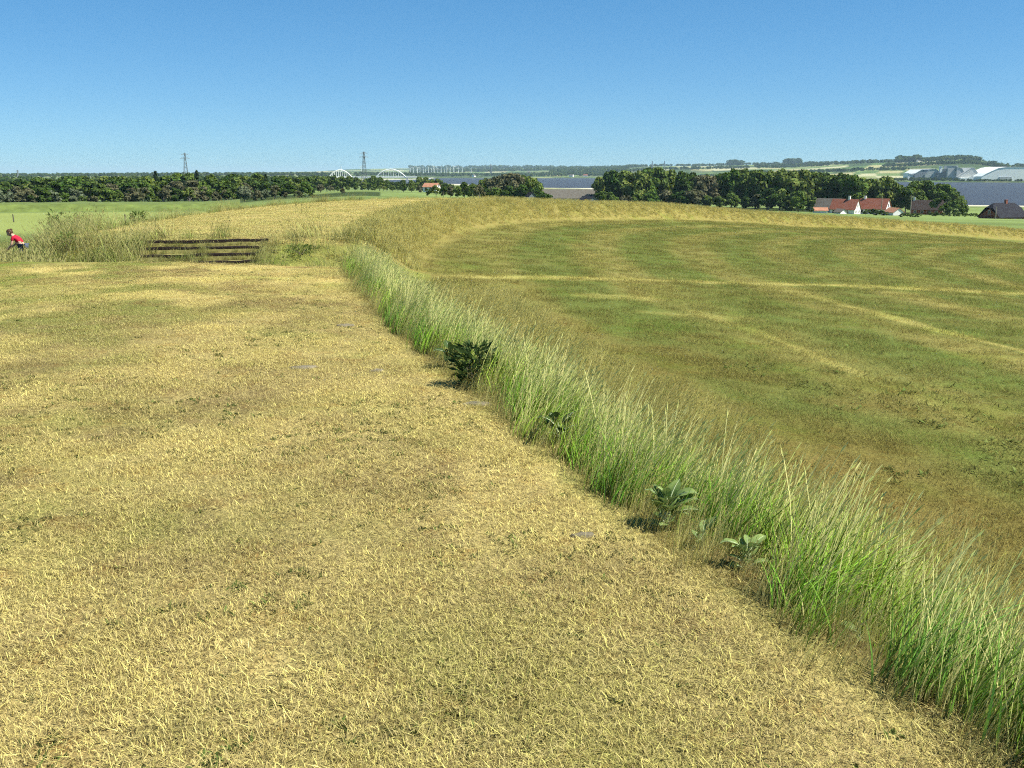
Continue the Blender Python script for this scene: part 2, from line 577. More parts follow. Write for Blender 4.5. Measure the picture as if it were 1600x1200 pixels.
# water of the fjord
m, nt, b = new_mat('fjord_water')
b.inputs['Base Color'].default_value = (0.05, 0.055, 0.065, 1)
b.inputs['Roughness'].default_value = 0.5
b.inputs['Specular IOR Level'].default_value = 0.08
P = position(nt)
bump = N(nt, 'ShaderNodeBump'); bump.inputs['Strength'].default_value = 1.0; bump.inputs['Distance'].default_value = 1.2
nt.links.new(noise(nt, P, 0.09, 5, 0.65), bump.inputs['Height']); nt.links.new(bump.outputs[0], b.inputs['Normal'])
wat = MB()
wat.add([(-3500, 500, SEA), (6500, 500, SEA), (6500, 6500, SEA), (-3500, 6500, SEA)], [(0, 1, 2, 3)])
tag(wat.build('water', m), 'dark blue fjord water beyond the fields', 'water', kind='structure')


# ------------------------------------------------------------------ grass
def blade_material(name, palette_a, palette_b, straw, patch=0.7, base=(0.20, 0.14, 0.06), transl=0.35, blu=None, inst=None):
    """tint attribute: r random per blade, g height along the blade, b 1 for dry stalks"""
    m, nt, b = new_mat(name)
    vc = N(nt, 'ShaderNodeVertexColor', layer_name='tint').outputs['Color']
    sp = N(nt, 'ShaderNodeSeparateColor'); nt.links.new(vc, sp.inputs[0])
    P = position(nt)
    n1 = noise(nt, P, patch, 3, 0.6)
    col = mixc(nt, remap(nt, n1, 0.38, 0.62), palette_a, palette_b)
    if blu:
        n0 = noise(nt, P, 0.35, 2, 0.5)
        col = mixc(nt, remap(nt, n0, 0.5, 0.62), col, blu)
    if inst:
        ia = N(nt, 'ShaderNodeAttribute', attribute_type='INSTANCER', attribute_name='icol').outputs['Color']
        col = mixc(nt, inst, col, ia)
    oi = N(nt, 'ShaderNodeObjectInfo').outputs['Random']
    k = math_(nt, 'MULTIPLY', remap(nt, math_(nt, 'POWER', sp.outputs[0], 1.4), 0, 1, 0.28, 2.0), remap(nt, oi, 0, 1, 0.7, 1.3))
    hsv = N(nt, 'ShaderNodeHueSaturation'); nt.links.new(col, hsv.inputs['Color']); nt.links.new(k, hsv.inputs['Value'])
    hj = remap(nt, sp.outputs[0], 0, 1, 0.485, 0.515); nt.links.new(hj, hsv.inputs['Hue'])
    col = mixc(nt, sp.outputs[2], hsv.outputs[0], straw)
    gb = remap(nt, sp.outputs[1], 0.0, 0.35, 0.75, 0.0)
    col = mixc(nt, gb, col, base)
    nt.links.new(col, b.inputs['Base Color'])
    b.inputs['Roughness'].default_value = 0.7
    b.inputs['Specular IOR Level'].default_value = 0.04
    if transl:
        out = [n for n in nt.nodes if n.type == 'OUTPUT_MATERIAL'][0]
        tr = N(nt, 'ShaderNodeBsdfTranslucent'); nt.links.new(col, tr.inputs['Color'])
        mx = N(nt, 'ShaderNodeMixShader'); mx.inputs[0].default_value = transl
        nt.links.new(b.outputs[0], mx.inputs[1]); nt.links.new(tr.outputs[0], mx.inputs[2])
        nt.links.new(mx.outputs[0], out.inputs['Surface'])
    return m


class Blades:
    def __init__(self, seed):
        self.r = np.random.default_rng(seed); self.V = []; self.F = []; self.T = []

    def blade(self, x, y, h, lean, yaw, w, seg=3, dry=0.0, wyaw=None, curl=2.0, z0=0.0):
        n = len(self.V); rnd = self.r.random()
        wy = yaw + math.pi / 2 if wyaw is None else wyaw
        ox, oy = math.cos(wy) * w / 2, math.sin(wy) * w / 2
        for i in range(seg + 1):
            t = i / seg
            px = x + math.cos(yaw) * lean * t ** curl; py = y + math.sin(yaw) * lean * t ** curl; pz = z0 + h * (t - 0.18 * t * t * min(1, lean / max(h, 1e-3)))
            k = (1 - t ** 1.5) if seg > 1 else (1 - t)
            if i < seg:
                self.V += [(px - ox * k, py - oy * k, pz), (px + ox * k, py + oy * k, pz)]; self.T += [(rnd, t, dry)] * 2
            else:
                self.V.append((px, py, pz)); self.T.append((rnd, 1, dry))
        for i in range(seg - 1):
            a = n + 2 * i
            self.F += [(a, a + 1, a + 3), (a, a + 3, a + 2)]
        a = n + 2 * (seg - 1)
        self.F.append((a, a + 1, a + 2))

    def head(self, x, y, z, dx, dy, dz, w, dry=1.0):
        """seed head: two crossed slim diamonds along (dx,dy,dz)"""
        rnd = self.r.random()
        d = Vector((dx, dy, dz)); s1 = d.cross(Vector((0, 0, 1)));
        if s1.length < 1e-4: s1 = Vector((1, 0, 0))
        s1.normalize(); s2 = d.cross(s1).normalized()
        p = Vector((x, y, z))
        for s in (s1, s2):
            n = len(self.V)
            self.V += [tuple(p), tuple(p + d * 0.4 + s * w / 2), tuple(p + d), tuple(p + d * 0.4 - s * w / 2)]
            self.T += [(rnd, 1, dry)] * 4
            self.F += [(n, n + 1, n + 2), (n, n + 2, n + 3)]

    def stalk(self, x, y, h, lean, yaw, w, hl, hw, dry=1.0):
        seg = 4; n = len(self.V); rnd = self.r.random()
        wy = self.r.uniform(-0.5, 0.5)
        ox, oy = math.cos(wy) * w / 2, math.sin(wy) * w / 2
        for i in range(seg + 1):
            t = i / seg
            px = x + math.cos(yaw) * lean * t ** 2.2; py = y + math.sin(yaw) * lean * t ** 2.2; pz = h * t
            self.V += [(px - ox, py - oy, pz), (px + ox, py + oy, pz)]; self.T += [(rnd, t, dry)] * 2
        for i in range(seg):
            a = n + 2 * i; self.F += [(a, a + 1, a + 3), (a, a + 3, a + 2)]
        dv = Vector((math.cos(yaw) * lean * 1.3, math.sin(yaw) * lean * 1.3, h * 0.55)).normalized() * hl
        self.head(x + math.cos(yaw) * lean, y + math.sin(yaw) * lean, h, dv.x, dv.y, dv.z, hw, dry)

    def mesh(self, name, mat):
        return np_mesh(name, np.array(self.V), np.array(self.F), mat, False, {'tint': np.array(self.T)})


def lawn_tuft(seed, mat, n=230, size=0.27, hmin=0.006, hmax=0.028, wmin=0.0016, wmax=0.003, lying=0.3, dry=0.32):
    B = Blades(seed); r = B.r
    for i in range(n):
        x, y = r.normal(0, size / 2.2, 2)
        yaw = r.uniform(0, 2 * math.pi)
        h = r.uniform(hmin, hmax); lean = h * r.uniform(0.3, 2.0)
        if r.random() < lying:
            h = r.uniform(0.006, 0.02); lean = r.uniform(0.015, 0.05) * (hmax / 0.03)
        B.blade(x, y, h, lean, yaw, r.uniform(wmin, wmax), 2, r.uniform(0.5, 1.0) if r.random() < dry else 0.0, curl=1.2, z0=-0.004 if h > .02 else 0.004)
    for i in range(1 if wmin < 0.002 else 0):
        x, y = r.normal(0, size / 2, 2)
        if r.random() < 0.5: continue
        B.blade(x, y, r.uniform(0.005, 0.03), r.uniform(0.05, 0.11), r.uniform(0, 6.28), r.uniform(0.002, 0.0032), 3, 1.0, curl=1.0, z0=0.022)
    return B.mesh('lawn_tuft', mat)


def tall_tuft(seed, mat, h=0.7, n_leaf=46, n_stalk=12, spread=0.14, lean=0.33, wl=0.006, ws=0.0026, hl=0.07, hw=0.012, dry_leaf=0.12):
    B = Blades(seed); r = B.r
    for i in range(n_leaf):
        x, y = r.normal(0, spread / 1.6, 2)
        hh = h * r.uniform(0.35, 0.95)
        yaw = r.normal(0.15, 0.75)
        B.blade(x, y, hh, hh * lean * r.uniform(0.5, 1.9), yaw, wl * r.uniform(0.6, 1.3), 4, 1.0 if r.random() < dry_leaf else 0.0, wyaw=r.uniform(-0.8, 0.8))
    for i in range(n_stalk):
        x, y = r.normal(0, spread / 1.6, 2)
        hh = h * r.uniform(0.7, 1.12)
        B.stalk(x, y, hh, hh * lean * r.uniform(0.3, 1.0), r.normal(0.1, 0.45), ws * r.uniform(.8, 1.3), hl * r.uniform(0.6, 1.3), hw * r.uniform(0.6, 1.3), r.uniform(0.45, 1.0))
    return B.mesh('tall_tuft', mat)


def weed_tuft(seed, mat, n=14, size=0.09, leaf=0.05):
    """low rosette of small broad leaves"""
    B = Blades(seed); r = B.r
    for i in range(n):
        yaw = r.uniform(0, 6.283); x, y = r.normal(0, size / 2, 2)
        l = leaf * r.uniform(0.6, 1.4)
        B.blade(x, y, l * r.uniform(0.2, 0.9), l, yaw, l * r.uniform(0.25, 0.5), 3, 0.0, curl=1.1)
    return B.mesh('weed_tuft', mat)


def gn_scatter(name, meshes, pts, rot, scl, label, cat, idx=None, icol=False):
    """one object of uncountable stuff: copies of a few tufts on points"""
    vcol = bpy.data.collections.new(name + '_variants')
    for i, me in enumerate(meshes):
        vcol.objects.link(bpy.data.objects.new('%s_variant_%02d' % (name, i), me))
    npt = len(pts)
    m = bpy.data.meshes.new(name)
    m.vertices.add(npt); m.vertices.foreach_set('co', np.asarray(pts, np.float32).ravel())
    a = m.attributes.new('rot', 'FLOAT_VECTOR', 'POINT'); a.data.foreach_set('vector', np.asarray(rot, np.float32).ravel())
    scl = np.asarray(scl, np.float32)
    if scl.ndim == 1: scl = np.repeat(scl[:, None], 3, 1)
    a = m.attributes.new('scl', 'FLOAT_VECTOR', 'POINT'); a.data.foreach_set('vector', scl.ravel())
    if idx is None: idx = rng.integers(0, len(meshes), npt)
    a = m.attributes.new('idx', 'INT', 'POINT'); a.data.foreach_set('value', np.asarray(idx, np.int32))
    if icol:
        pts = np.asarray(pts); c, _ = land_colour(pts[:, 0], pts[:, 1], pts[:, 2])
        a = m.attributes.new('icol', 'FLOAT_COLOR', 'POINT'); a.data.foreach_set('color', np.hstack([c, np.ones((npt, 1))]).astype(np.float32).ravel())
    o = obj(name, m)
    ng = bpy.data.node_groups.new(name, 'GeometryNodeTree')
    ng.interface.new_socket('Geometry', in_out='INPUT', socket_type='NodeSocketGeometry')
    ng.interface.new_socket('Geometry', in_out='OUTPUT', socket_type='NodeSocketGeometry')
    gi = ng.nodes.new('NodeGroupInput'); go = ng.nodes.new('NodeGroupOutput')
    ip = ng.nodes.new('GeometryNodeInstanceOnPoints')
    ci = ng.nodes.new('GeometryNodeCollectionInfo')
    ci.inputs['Collection'].default_value = vcol
    ci.inputs['Separate Children'].default_value = True
    ci.inputs['Reset Children'].default_value = True

    def named(n, t):
        q = ng.nodes.new('GeometryNodeInputNamedAttribute'); q.data_type = t; q.inputs[0].default_value = n
        return q.outputs[0]
    ng.links.new(gi.outputs[0], ip.inputs['Points'])
    ng.links.new(ci.outputs[0], ip.inputs['Instance'])
    ip.inputs['Pick Instance'].default_value = True
    ng.links.new(named('idx', 'INT'), ip.inputs['Instance Index'])
    ng.links.new(named('rot', 'FLOAT_VECTOR'), ip.inputs['Rotation'])
    ng.links.new(named('scl', 'FLOAT_VECTOR'), ip.inputs['Scale'])
    ng.links.new(ip.outputs[0], go.inputs[0])
    md = o.modifiers.new('scatter', 'NODES'); md.node_group = ng
    tag(o, label, cat, kind='stuff')
    return o


def wedge_points(n, dmin, dmax, bmin, bmax, power=1.0):
    """random ground points in a wedge in front of the camera; power 2 = even per area, 1 = denser near"""
    t = rng.random(n)
    if power == 1.0: d = dmin + (dmax - dmin) * t
    elif power == 0: d = dmin * (dmax / dmin) ** t
    else: d = (dmin ** power + (dmax ** power - dmin ** power) * t) ** (1 / power)
    b = np.radians(rng.uniform(bmin, bmax, n))
    return d * np.sin(b), d * np.cos(b)


def pts3(x, y, dz=0.0):
    return np.stack([x, y, height(x, y) + dz], 1)


def yawrot(n):
    return np.stack([np.zeros(n), np.zeros(n), rng.uniform(0, 6.283, n)], 1)


M_LAWN = blade_material('lawn_blades', (0.45, 0.365, 0.12), (0.24, 0.24, 0.055), (0.58, 0.48, 0.195), 1.6, base=(0.17, 0.125, 0.05), transl=0.15, inst=0.75)
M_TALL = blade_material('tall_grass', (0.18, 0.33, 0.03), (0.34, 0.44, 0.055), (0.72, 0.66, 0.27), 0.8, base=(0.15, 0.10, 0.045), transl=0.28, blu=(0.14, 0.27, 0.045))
M_DRYG = blade_material('dry_grass', (0.47, 0.41, 0.115), (0.31, 0.32, 0.075), (0.60, 0.53, 0.20), 0.25, base=(0.28, 0.21, 0.075))
M_HAYG = blade_material('hay_stubble', (0.15, 0.175, 0.035), (0.22, 0.175, 0.045), (0.34, 0.28, 0.085), 0.3, base=(0.17, 0.14, 0.05), inst=0.75)
M_WEED = blade_material('weed_leaves', (0.07, 0.105, 0.022), (0.12, 0.125, 0.035), (0.2, 0.2, 0.08), 0.6, base=(0.06, 0.09, 0.025))
M_ROUGH = blade_material('rough_grass', (0.20, 0.28, 0.055), (0.31, 0.30, 0.09), (0.48, 0.43, 0.18), 0.3, base=(0.2, 0.17, 0.065))

# lawn on the crest
xs, ys = wedge_points(8800, 2.0, 20.0, -32, 30, 1.25)
u, s = ring_us(xs, ys); dn, df = gap_lines(xs, ys)
k = (u > -0.05) & (u < CREST_W + 1) & (dn < 0.4) & ((fbm(xs, ys, 4.5, 3, 44) > 0.40) | (rng.random(len(xs)) < 0.35))
xs, ys = xs[k], ys[k]
gn_scatter('mown_grass', [lawn_tuft(100 + i, M_LAWN, lying=0.2 + 0.07 * i) for i in range(5)], pts3(xs, ys), yawrot(len(xs)),
           np.stack([rng.uniform(0.6, 1.35, len(xs))] * 2 + [rng.uniform(0.5, 1.7, len(xs))], 1), 'short straw coloured mown grass on the flat rampart top', 'grass', icol=True)

# lawn weeds, patchy
xs, ys = wedge_points(9000, 2.1, 18.0, -31, 28, 1.2)
u, s = ring_us(xs, ys); dn, df = gap_lines(xs, ys)
k = (u > 0.25) & (dn < 0) & ((fbm(xs, ys, 1.4, 4, 41) > 0.57) | (rng.random(len(xs)) < 0.06))
xs, ys = xs[k], ys[k]
gn_scatter('lawn_weeds', [weed_tuft(140 + i, M_WEED) for i in range(4)], pts3(xs, ys), yawrot(len(xs)), rng.uniform(0.18, 0.5, len(xs)),
           'tiny dark green weeds dotted through the mown grass', 'weeds')

CLEAR = [(1040, 826), (1095, 858), (1165, 890), (1345, 1006), (1575, 1110), (1500, 1090), (875, 700), (735, 606)]
CLEAR = [ground(*c) for c in CLEAR]


def clear_of(x, y):
    k = np.ones(len(x), bool)
    for c in CLEAR:
        q = np.hypot(c[0], c[1])
        for f, rad in ((1.0, 0.17), (1 - 0.2 / q, 0.17)):
            k &= np.hypot(x - c[0] * f, y - c[1] * f) > rad
    return k


# tall grass strip along the inner edge, leaning to the right in the wind
sv = rng.uniform(-3.5, 18.6, 5200); uv = -np.abs(rng.normal(0, 0.62, 5200)) + rng.uniform(-0.15, 0.18, 5200)
al = (math.pi + T0) - sv / RING
xs = CX + (RING + uv) * np.cos(al); ys = CY + (RING + uv) * np.sin(al)
uv2 = uv + (fbm(xs, ys, 1.3, 2, 51) - 0.5) * 0.5
k = (uv2 < -0.03) & (uv > -1.8)
xs, ys, uv = xs[k], ys[k], uv[k]
gap_keep = (fbm(xs, ys, 1.1, 2, 52) > 0.2) & clear_of(xs, ys)
xs, ys, uv = xs[gap_keep], ys[gap_keep], uv[gap_keep]
rot = np.stack([rng.normal(0, 0.06, len(xs)), rng.normal(0.06, 0.07, len(xs)), rng.normal(-0.1, 0.35, len(xs))], 1)
hs = rng.uniform(0.62, 1.12, len(xs)) * (0.78 + 0.42 * fbm(xs, ys, 2.2, 2, 55)) * np.interp(np.hypot(xs, ys), [2, 4, 9, 16], [0.64, 0.68, 0.65, 0.62]) * np.interp(uv, [-2, -1, 0.0, 0.15], [0.75, 0.95, 1.0, 0.6])
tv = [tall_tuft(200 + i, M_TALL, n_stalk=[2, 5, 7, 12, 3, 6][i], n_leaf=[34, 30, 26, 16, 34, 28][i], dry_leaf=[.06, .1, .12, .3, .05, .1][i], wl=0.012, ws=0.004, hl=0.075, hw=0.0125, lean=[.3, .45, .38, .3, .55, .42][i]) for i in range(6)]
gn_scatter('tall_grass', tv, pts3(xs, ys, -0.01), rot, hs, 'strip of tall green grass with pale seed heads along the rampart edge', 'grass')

# a dry, thin fringe of shorter grass at the foot of the strip and on the lower slope
sv = rng.uniform(-3.5, 18.8, 2600); uv = np.where(rng.random(2600) < 0.22, rng.normal(-0.04, 0.1, 2600), rng.uniform(-3.4, -1.3, 2600))
al = (math.pi + T0) - sv / RING
xs = CX + (RING + uv) * np.cos(al); ys = CY + (RING + uv) * np.sin(al)
dv = [tall_tuft(230 + i, M_DRYG, h=0.42, n_leaf=34, n_stalk=14, spread=0.15, lean=0.4, wl=0.004, ws=0.002, hl=0.05, hw=0.009, dry_leaf=0.4) for i in range(4)]
rot = np.stack([rng.normal(0, 0.1, len(xs)), rng.normal(0.08, 0.1, len(xs)), rng.normal(-0.1, 0.5, len(xs))], 1)
sc = np.where(uv > -0.6, rng.uniform(0.25, 0.6, len(xs)), rng.uniform(0.7, 1.15, len(xs)))
gn_scatter('dry_fringe', dv, pts3(xs, ys, -0.01), rot, sc, 'thin brown dry grass below the tall green strip', 'grass')

# standing dry grass on the far rampart, inner slope and crest
n = 15000
sv = 24 + 150 * rng.random(n) ** 1.25; uv = np.where(rng.random(n) < 0.62, rng.uniform(-1.7, 0.4, n), rng.uniform(0.4, CREST_W + 3, n))
al = (math.pi + T0) - sv / RING
xs = CX + (RING + uv) * np.cos(al); ys = CY + (RING + uv) * np.sin(al)
dn, df = gap_lines(xs, ys)
mown = (uv > 0.2) & (uv < CREST_W) & (sv + 0.9 * (uv - 3) < 60)
k = (~mown) & ((df < -0.2) | (uv < 0.3))
xs, ys, uv, sv = xs[k], ys[k], uv[k], sv[k]
fv = [tall_tuft(250 + i, M_DRYG, h=0.38, n_leaf=40, n_stalk=16, spread=0.3, lean=0.35, wl=0.016, ws=0.009, hl=0.08, hw=0.025, dry_leaf=0.4) for i in range(4)]
rot = np.stack([rng.normal(0, 0.1, len(xs)), rng.normal(0.08, 0.1, len(xs)), rng.uniform(0, 6.28, len(xs))], 1)
gn_scatter('dry_grass', fv, pts3(xs, ys, -0.02), rot, rng.uniform(0.5, 1.15, len(xs)) * np.interp(uv, [-1.7, -1.0, 0, 3], [0.4, 0.6, 0.62, 0.36]),
           'standing dry yellow grass on the curving far rampart', 'grass')

# short mown grass on the rampart beyond the gap
xs, ys = wedge_points(8000, 24.0, 74.0, -26, 0, 1.0)
u, s = ring_us(xs, ys); dn, df = gap_lines(xs, ys)
k = (u > 0.1) & (u < CREST_W + 0.5) & (df < 0) & (s + 0.9 * (u - 3) < 62)
xs, ys = xs[k], ys[k]
M_MOW2 = blade_material('mown_far_blades', (0.43, 0.37, 0.135), (0.31, 0.29, 0.085), (0.54, 0.47, 0.19), 0.9, base=(0.30, 0.24, 0.08), transl=0.2)
gn_scatter('mown_bank_grass', [lawn_tuft(300 + i, M_MOW2, n=150, size=0.5, hmin=0.01, hmax=0.04, wmin=0.004, wmax=0.008) for i in range(3)], pts3(xs, ys), yawrot(len(xs)),
           rng.uniform(0.8, 1.5, len(xs)), 'pale yellow mown grass on the bank beyond the steps', 'grass')

# hay field stubble inside the ring
xs, ys = wedge_points(16000, 4.0, 120.0, -10, 31, 1.0)
u, s = ring_us(xs, ys)
k = u < -1.7
xs, ys = xs[k], ys[k]
dd = np.hypot(xs, ys)
hv = [lawn_tuft(320 + i, M_HAYG, n=120, size=0.45, hmin=0.03, hmax=0.10, wmin=0.003, wmax=0.007, lying=0.15, dry=0.25) for i in range(4)]
gn_scatter('hay_stubble', hv, pts3(xs, ys), yawrot(len(xs)), rng.uniform(0.7, 1.2, len(xs)) * np.interp(dd, [6, 20, 70, 120], [0.8, 1.0, 1.6, 2.0]),
           'short olive green stubble over the hay field inside the ring', 'grass', icol=True)

# dark docks and thistles in the field
P0 = ground(1430, 690)
n = 1500
xs = np.concatenate([rng.normal(P0[0], 3.2, n), rng.uniform(-2, 40, 900)]); ys = np.concatenate([rng.normal(P0[1], 3.0, n), rng.uniform(9, 60, 900)])
u, s = ring_us(xs, ys)
k = (u < -2.2) & (fbm(xs, ys, 0.5, 3, 61) > 0.47)
xs, ys = xs[k], ys[k]
M_FWEED = blade_material('field_weed_leaves', (0.10, 0.14, 0.03), (0.14, 0.15, 0.04), (0.2, 0.2, 0.08), 0.6, base=(0.09, 0.10, 0.03))
fw = [weed_tuft(350 + i, M_FWEED, n=8, size=0.1, leaf=0.07) for i in range(4)]
gn_scatter('field_weeds', fw, pts3(xs, ys, 0.02), yawrot(len(xs)), rng.uniform(0.35, 0.85, len(xs)), 'dark green broad leaved weeds scattered in the hay field', 'weeds')

# rough tall grass at the left: in the gap, on the outer bank and beyond it
n = 12000
xs = np.concatenate([rng.uniform(-34, -3, n), rng.uniform(-17.5, -9, 900)]); ys = np.concatenate([rng.uniform(18.5, 62, n), rng.uniform(19, 31, 900)])
u, s = ring_us(xs, ys); dn, df = gap_lines(xs, ys)
onpath = (np.abs(xs + 7.55) < 1.35) & (df > -0.4) & (df < 2.6)
k = (((u > CREST_W - 0.2) | ((df > -0.5) & (dn > 0.9))) & (u > -3.0)) & (~onpath)
k &= ~((u > CREST_W + 14))
xs, ys = xs[k], ys[k]
rv = [tall_tuft(380 + i, M_ROUGH, h=0.62, n_leaf=42, n_stalk=10, spread=0.26, lean=0.35, wl=0.011, ws=0.005, hl=0.08, hw=0.016, dry_leaf=0.22) for i in range(5)]
rot = np.stack([rng.normal(0, 0.1, len(xs)), rng.normal(0.08, 0.1, len(xs)), rng.uniform(0, 6.28, len(xs))], 1)
sc = rng.uniform(0.55, 1.15, len(xs)) * (0.45 + 1.0 * fbm(xs, ys, 0.4, 2, 71)) * np.where(np.hypot(xs, ys) > 33, 0.6, 1.0)
bp = 800 + 1596 * xs / ys
dd = np.hypot(xs, ys)
low = np.clip((EYE - (375 + rng.uniform(0, 9, len(xs)) - 268) / 1596 * dd - height(xs, ys)) / 0.68, 0.12, 1.7)
sc = np.where((bp < 50) & (dd < 33.5), low, sc)
gn_scatter('rough_grass', rv, pts3(xs, ys, -0.02), rot, sc, 'rough tall green and brown grass round the gap at the left', 'grass')

# ------------------------------------------------------------------ plants with leaves of their own
M_LEAF = {}
for nm, c1, c2 in (('broad_leaf', (0.13, 0.20, 0.055), (0.20, 0.28, 0.085)), ('dark_leaf', (0.035, 0.065, 0.018), (0.06, 0.10, 0.028)), ('nettle_leaf', (0.12, 0.18, 0.04), (0.17, 0.23, 0.06))):
    m, nt, b = new_mat(nm)
    oi = N(nt, 'ShaderNodeObjectInfo').outputs['Random']
    tc = N(nt, 'ShaderNodeTexCoord').outputs['Object']
    col = mixc(nt, oi, c1, c2)
    col = mixc(nt, remap(nt, noise(nt, tc, 25, 4), 0.45, 0.75, 0, 0.6), col, (c2[0] * 1.5, c2[1] * 1.25, c2[2] * 1.1))
    nt.links.new(col, b.inputs['Base Color']); b.inputs['Roughness'].default_value = 0.6; b.inputs['Specular IOR Level'].default_value = 0.08
    out = [q for q in nt.nodes if q.type == 'OUTPUT_MATERIAL'][0]
    tr = N(nt, 'ShaderNodeBsdfTranslucent'); nt.links.new(col, tr.inputs['Color'])
    mx = N(nt, 'ShaderNodeMixShader'); mx.inputs[0].default_value = 0.25
    nt.links.new(b.outputs[0], mx.inputs[1]); nt.links.new(tr.outputs[0], mx.inputs[2]); nt.links.new(mx.outputs[0], out.inputs['Surface'])
    M_LEAF[nm] = m
M_RIB = simple_mat('pale_rib', (0.42, 0.48, 0.28), 0.6, 0.1)


def leaf_meshes(seed, L, W, mat, fold=0.25, curl=0.5, wav=0.08):
    """a broad leaf on a stalk, growing along +X and up, drooping at the tip, with its pale midrib"""
    r = random.Random(seed); nl, nw = 8, 2
    V = []; F = []
    stalk = 0.22 * L
    rib = []
    for i in range(nl + 1):
        t = i / nl
        w = W * 0.5 * (math.sin(math.pi * min(1, t ** 0.75)) ** 0.8 if 0 < t < 1 else 0.02)
        x = stalk + L * t * (1 - 0.18 * curl * t); z = L * (0.62 * t - curl * 0.85 * t * t) + stalk
        rib.append((x, 0, z + 0.003))
        for j in range(-nw, nw + 1):
            k = j / nw
            V.append((x, k * w, z + fold * abs(k) * w + wav * L * 0.3 * math.sin(t * 11 + j * 1.7 + seed) * abs(k)))
    for i in range(nl):
        for j in range(2 * nw):
            a = i * (2 * nw + 1) + j
            F.append((a, a + 1, a + 2 * nw + 2, a + 2 * nw + 1))
    me = bpy.data.meshes.new('leaf'); me.from_pydata(V, [], F); me.materials.append(mat)
    me.polygons.foreach_set('use_smooth', [True] * len(me.polygons))
    mb = MB(); mb.tube([(0, 0, 0)] + rib[::2], [0.006, 0.0055, 0.004, 0.003, 0.002, 0.001][:1 + len(rib[::2])], 4)
    return me, mb.mesh('midrib', M_RIB)


LEAFSETS = {k: [leaf_meshes(i, 0.2, 0.11, M_LEAF[k], curl=0.35 + 0.12 * i) for i in range(4)] for k in ('broad_leaf', 'dark_leaf')}


def leafy_plant(px, py, n, size, kind, label, name='dock_plant', seed=0, off=(0, 0), steep=0.5, fl=1.0):
    r = random.Random(seed)
    p = ground(px, py); x, y = p[0] + off[0], p[1] + off[1]
    root = empty(name, (x, y, hz(x, y) - 0.01), r.uniform(0, 6.28))
    tag(root, label, 'plant', 'leafy plants along the rampart edge')
    for i in range(n):
        lm, rm = LEAFSETS[kind][i % 4]
        o = obj('leaf', lm, root)
        a = i * 2.399 + r.uniform(-0.4, 0.4); tilt = r.uniform(-0.75, 0.2) * (1.2 - 0.5 * i / n) - steep * i / n * 0.6
        k = size * r.uniform(0.65, 1.2)
        o.rotation_euler = (r.uniform(-0.4, 0.4), tilt, a)
        o.scale = (k, k * r.uniform(0.8, 1.15), k)
        o.location = (math.cos(a) * 0.02 * i / n * size, math.sin(a) * 0.02 * size, 0.0 + 0.12 * size * (i / n) * fl)
        q = obj('midrib', rm, o)
    return root


leafy_plant(1042, 825, 26, 0.62, 'broad_leaf', 'large grey green dock plant with broad leaves at the foot of the tall grass', seed=1, fl=2)
leafy_plant(1095, 858, 9, 0.36, 'broad_leaf', 'smaller dock plant tucked in the tall grass just right of the largest dock', seed=2, fl=2)
leafy_plant(1166, 889, 14, 0.46, 'broad_leaf', 'dock plant with upright leaves in front of the grass, second from the right', seed=3, fl=2)
leafy_plant(1345, 1003, 4, 0.35, 'broad_leaf', 'tiny green seedling at the edge of the mown grass', seed=4)
leafy_plant(1575, 1110, 14, 0.5, 'broad_leaf', 'dock plant half hidden in the grass at the right edge', seed=5, fl=2)
leafy_plant(1500, 1090, 7, 0.5, 'dark_leaf', 'small dark leafy weed beside a bare patch near the right edge', seed=6)
leafy_plant(875, 700, 16, 0.7, 'dark_leaf', 'small dark leafy plant in the tall grass midway along the strip', seed=7, fl=2)
leafy_plant(705, 575, 9, 0.7, 'dark_leaf', 'dark sprig of leaves just left of the dark bush', seed=8, fl=2)


def leaf_cloud(n, rx, rz, leaf, seed, z0=0.0, narrow=0.45):
    """many small leaves filling a rounded bush"""
    r = np.random.default_rng(seed); V = []; F = []
    for i in range(n):
        a = r.uniform(0, 6.283); q = r.random() ** 0.5; h = r.random()
        rad = rx * math.sqrt(max(0.05, 1 - (2 * h - 1) ** 2 * 0.85)) * q
        c = Vector((rad * math.cos(a), rad * math.sin(a), z0 + h * rz))
        d = Vector((math.cos(a) * 0.8 + r.normal(0, .5), math.sin(a) * 0.8 + r.normal(0, .5), 0.5 + r.normal(0, .5))).normalized()
        s = d.cross(Vector(r.normal(0, 1, 3))).normalized(); l = leaf * r.uniform(0.6, 1.4)
        k = len(V)
        V += [c, c + d * l * .5 + s * l * narrow / 2, c + d * l, c + d * l * .5 - s * l * narrow / 2]
        F.append((k, k + 1, k + 2, k + 3))
    return V, F


def bush(name, loc, rx, rz, label, cat='bush', mat='dark_leaf', n=900, leaf=0.05, seed=0, group=None, narrow=0.45):
    root = empty(name, loc)
    tag(root, label, cat, group)
    V, F = leaf_cloud(n, rx, rz, leaf, seed, 0.03, narrow)
    mb = MB(); mb.v = [tuple(v) for v in V]; mb.f = F
    f = mb.build('foliage', M_LEAF[mat], root)
    sb = MB(); r = random.Random(seed)
    for i in range(6):
        a = i * 1.05; sb.tube([(0, 0, -0.03), (math.cos(a) * rx * .35, math.sin(a) * rx * .35, rz * .5), (math.cos(a) * rx * .7, math.sin(a) * rx * .7, rz * .9)], [rx * .03, rx * .022, rx * .008], 5)
    sb.build('stem', M_BARK, root)
    return root


M_BARK = simple_mat('bark', (0.13, 0.10, 0.075), 0.9, 0.3, 3.0)
p = ground(735, 606)
bush('dark_bush', (p[0] + 0.03, p[1] + 0.04, p[2]), 0.165, 0.30, 'dense dark green bush standing out at the foot of the tall grass', seed=11, n=480, leaf=0.08, narrow=0.24)

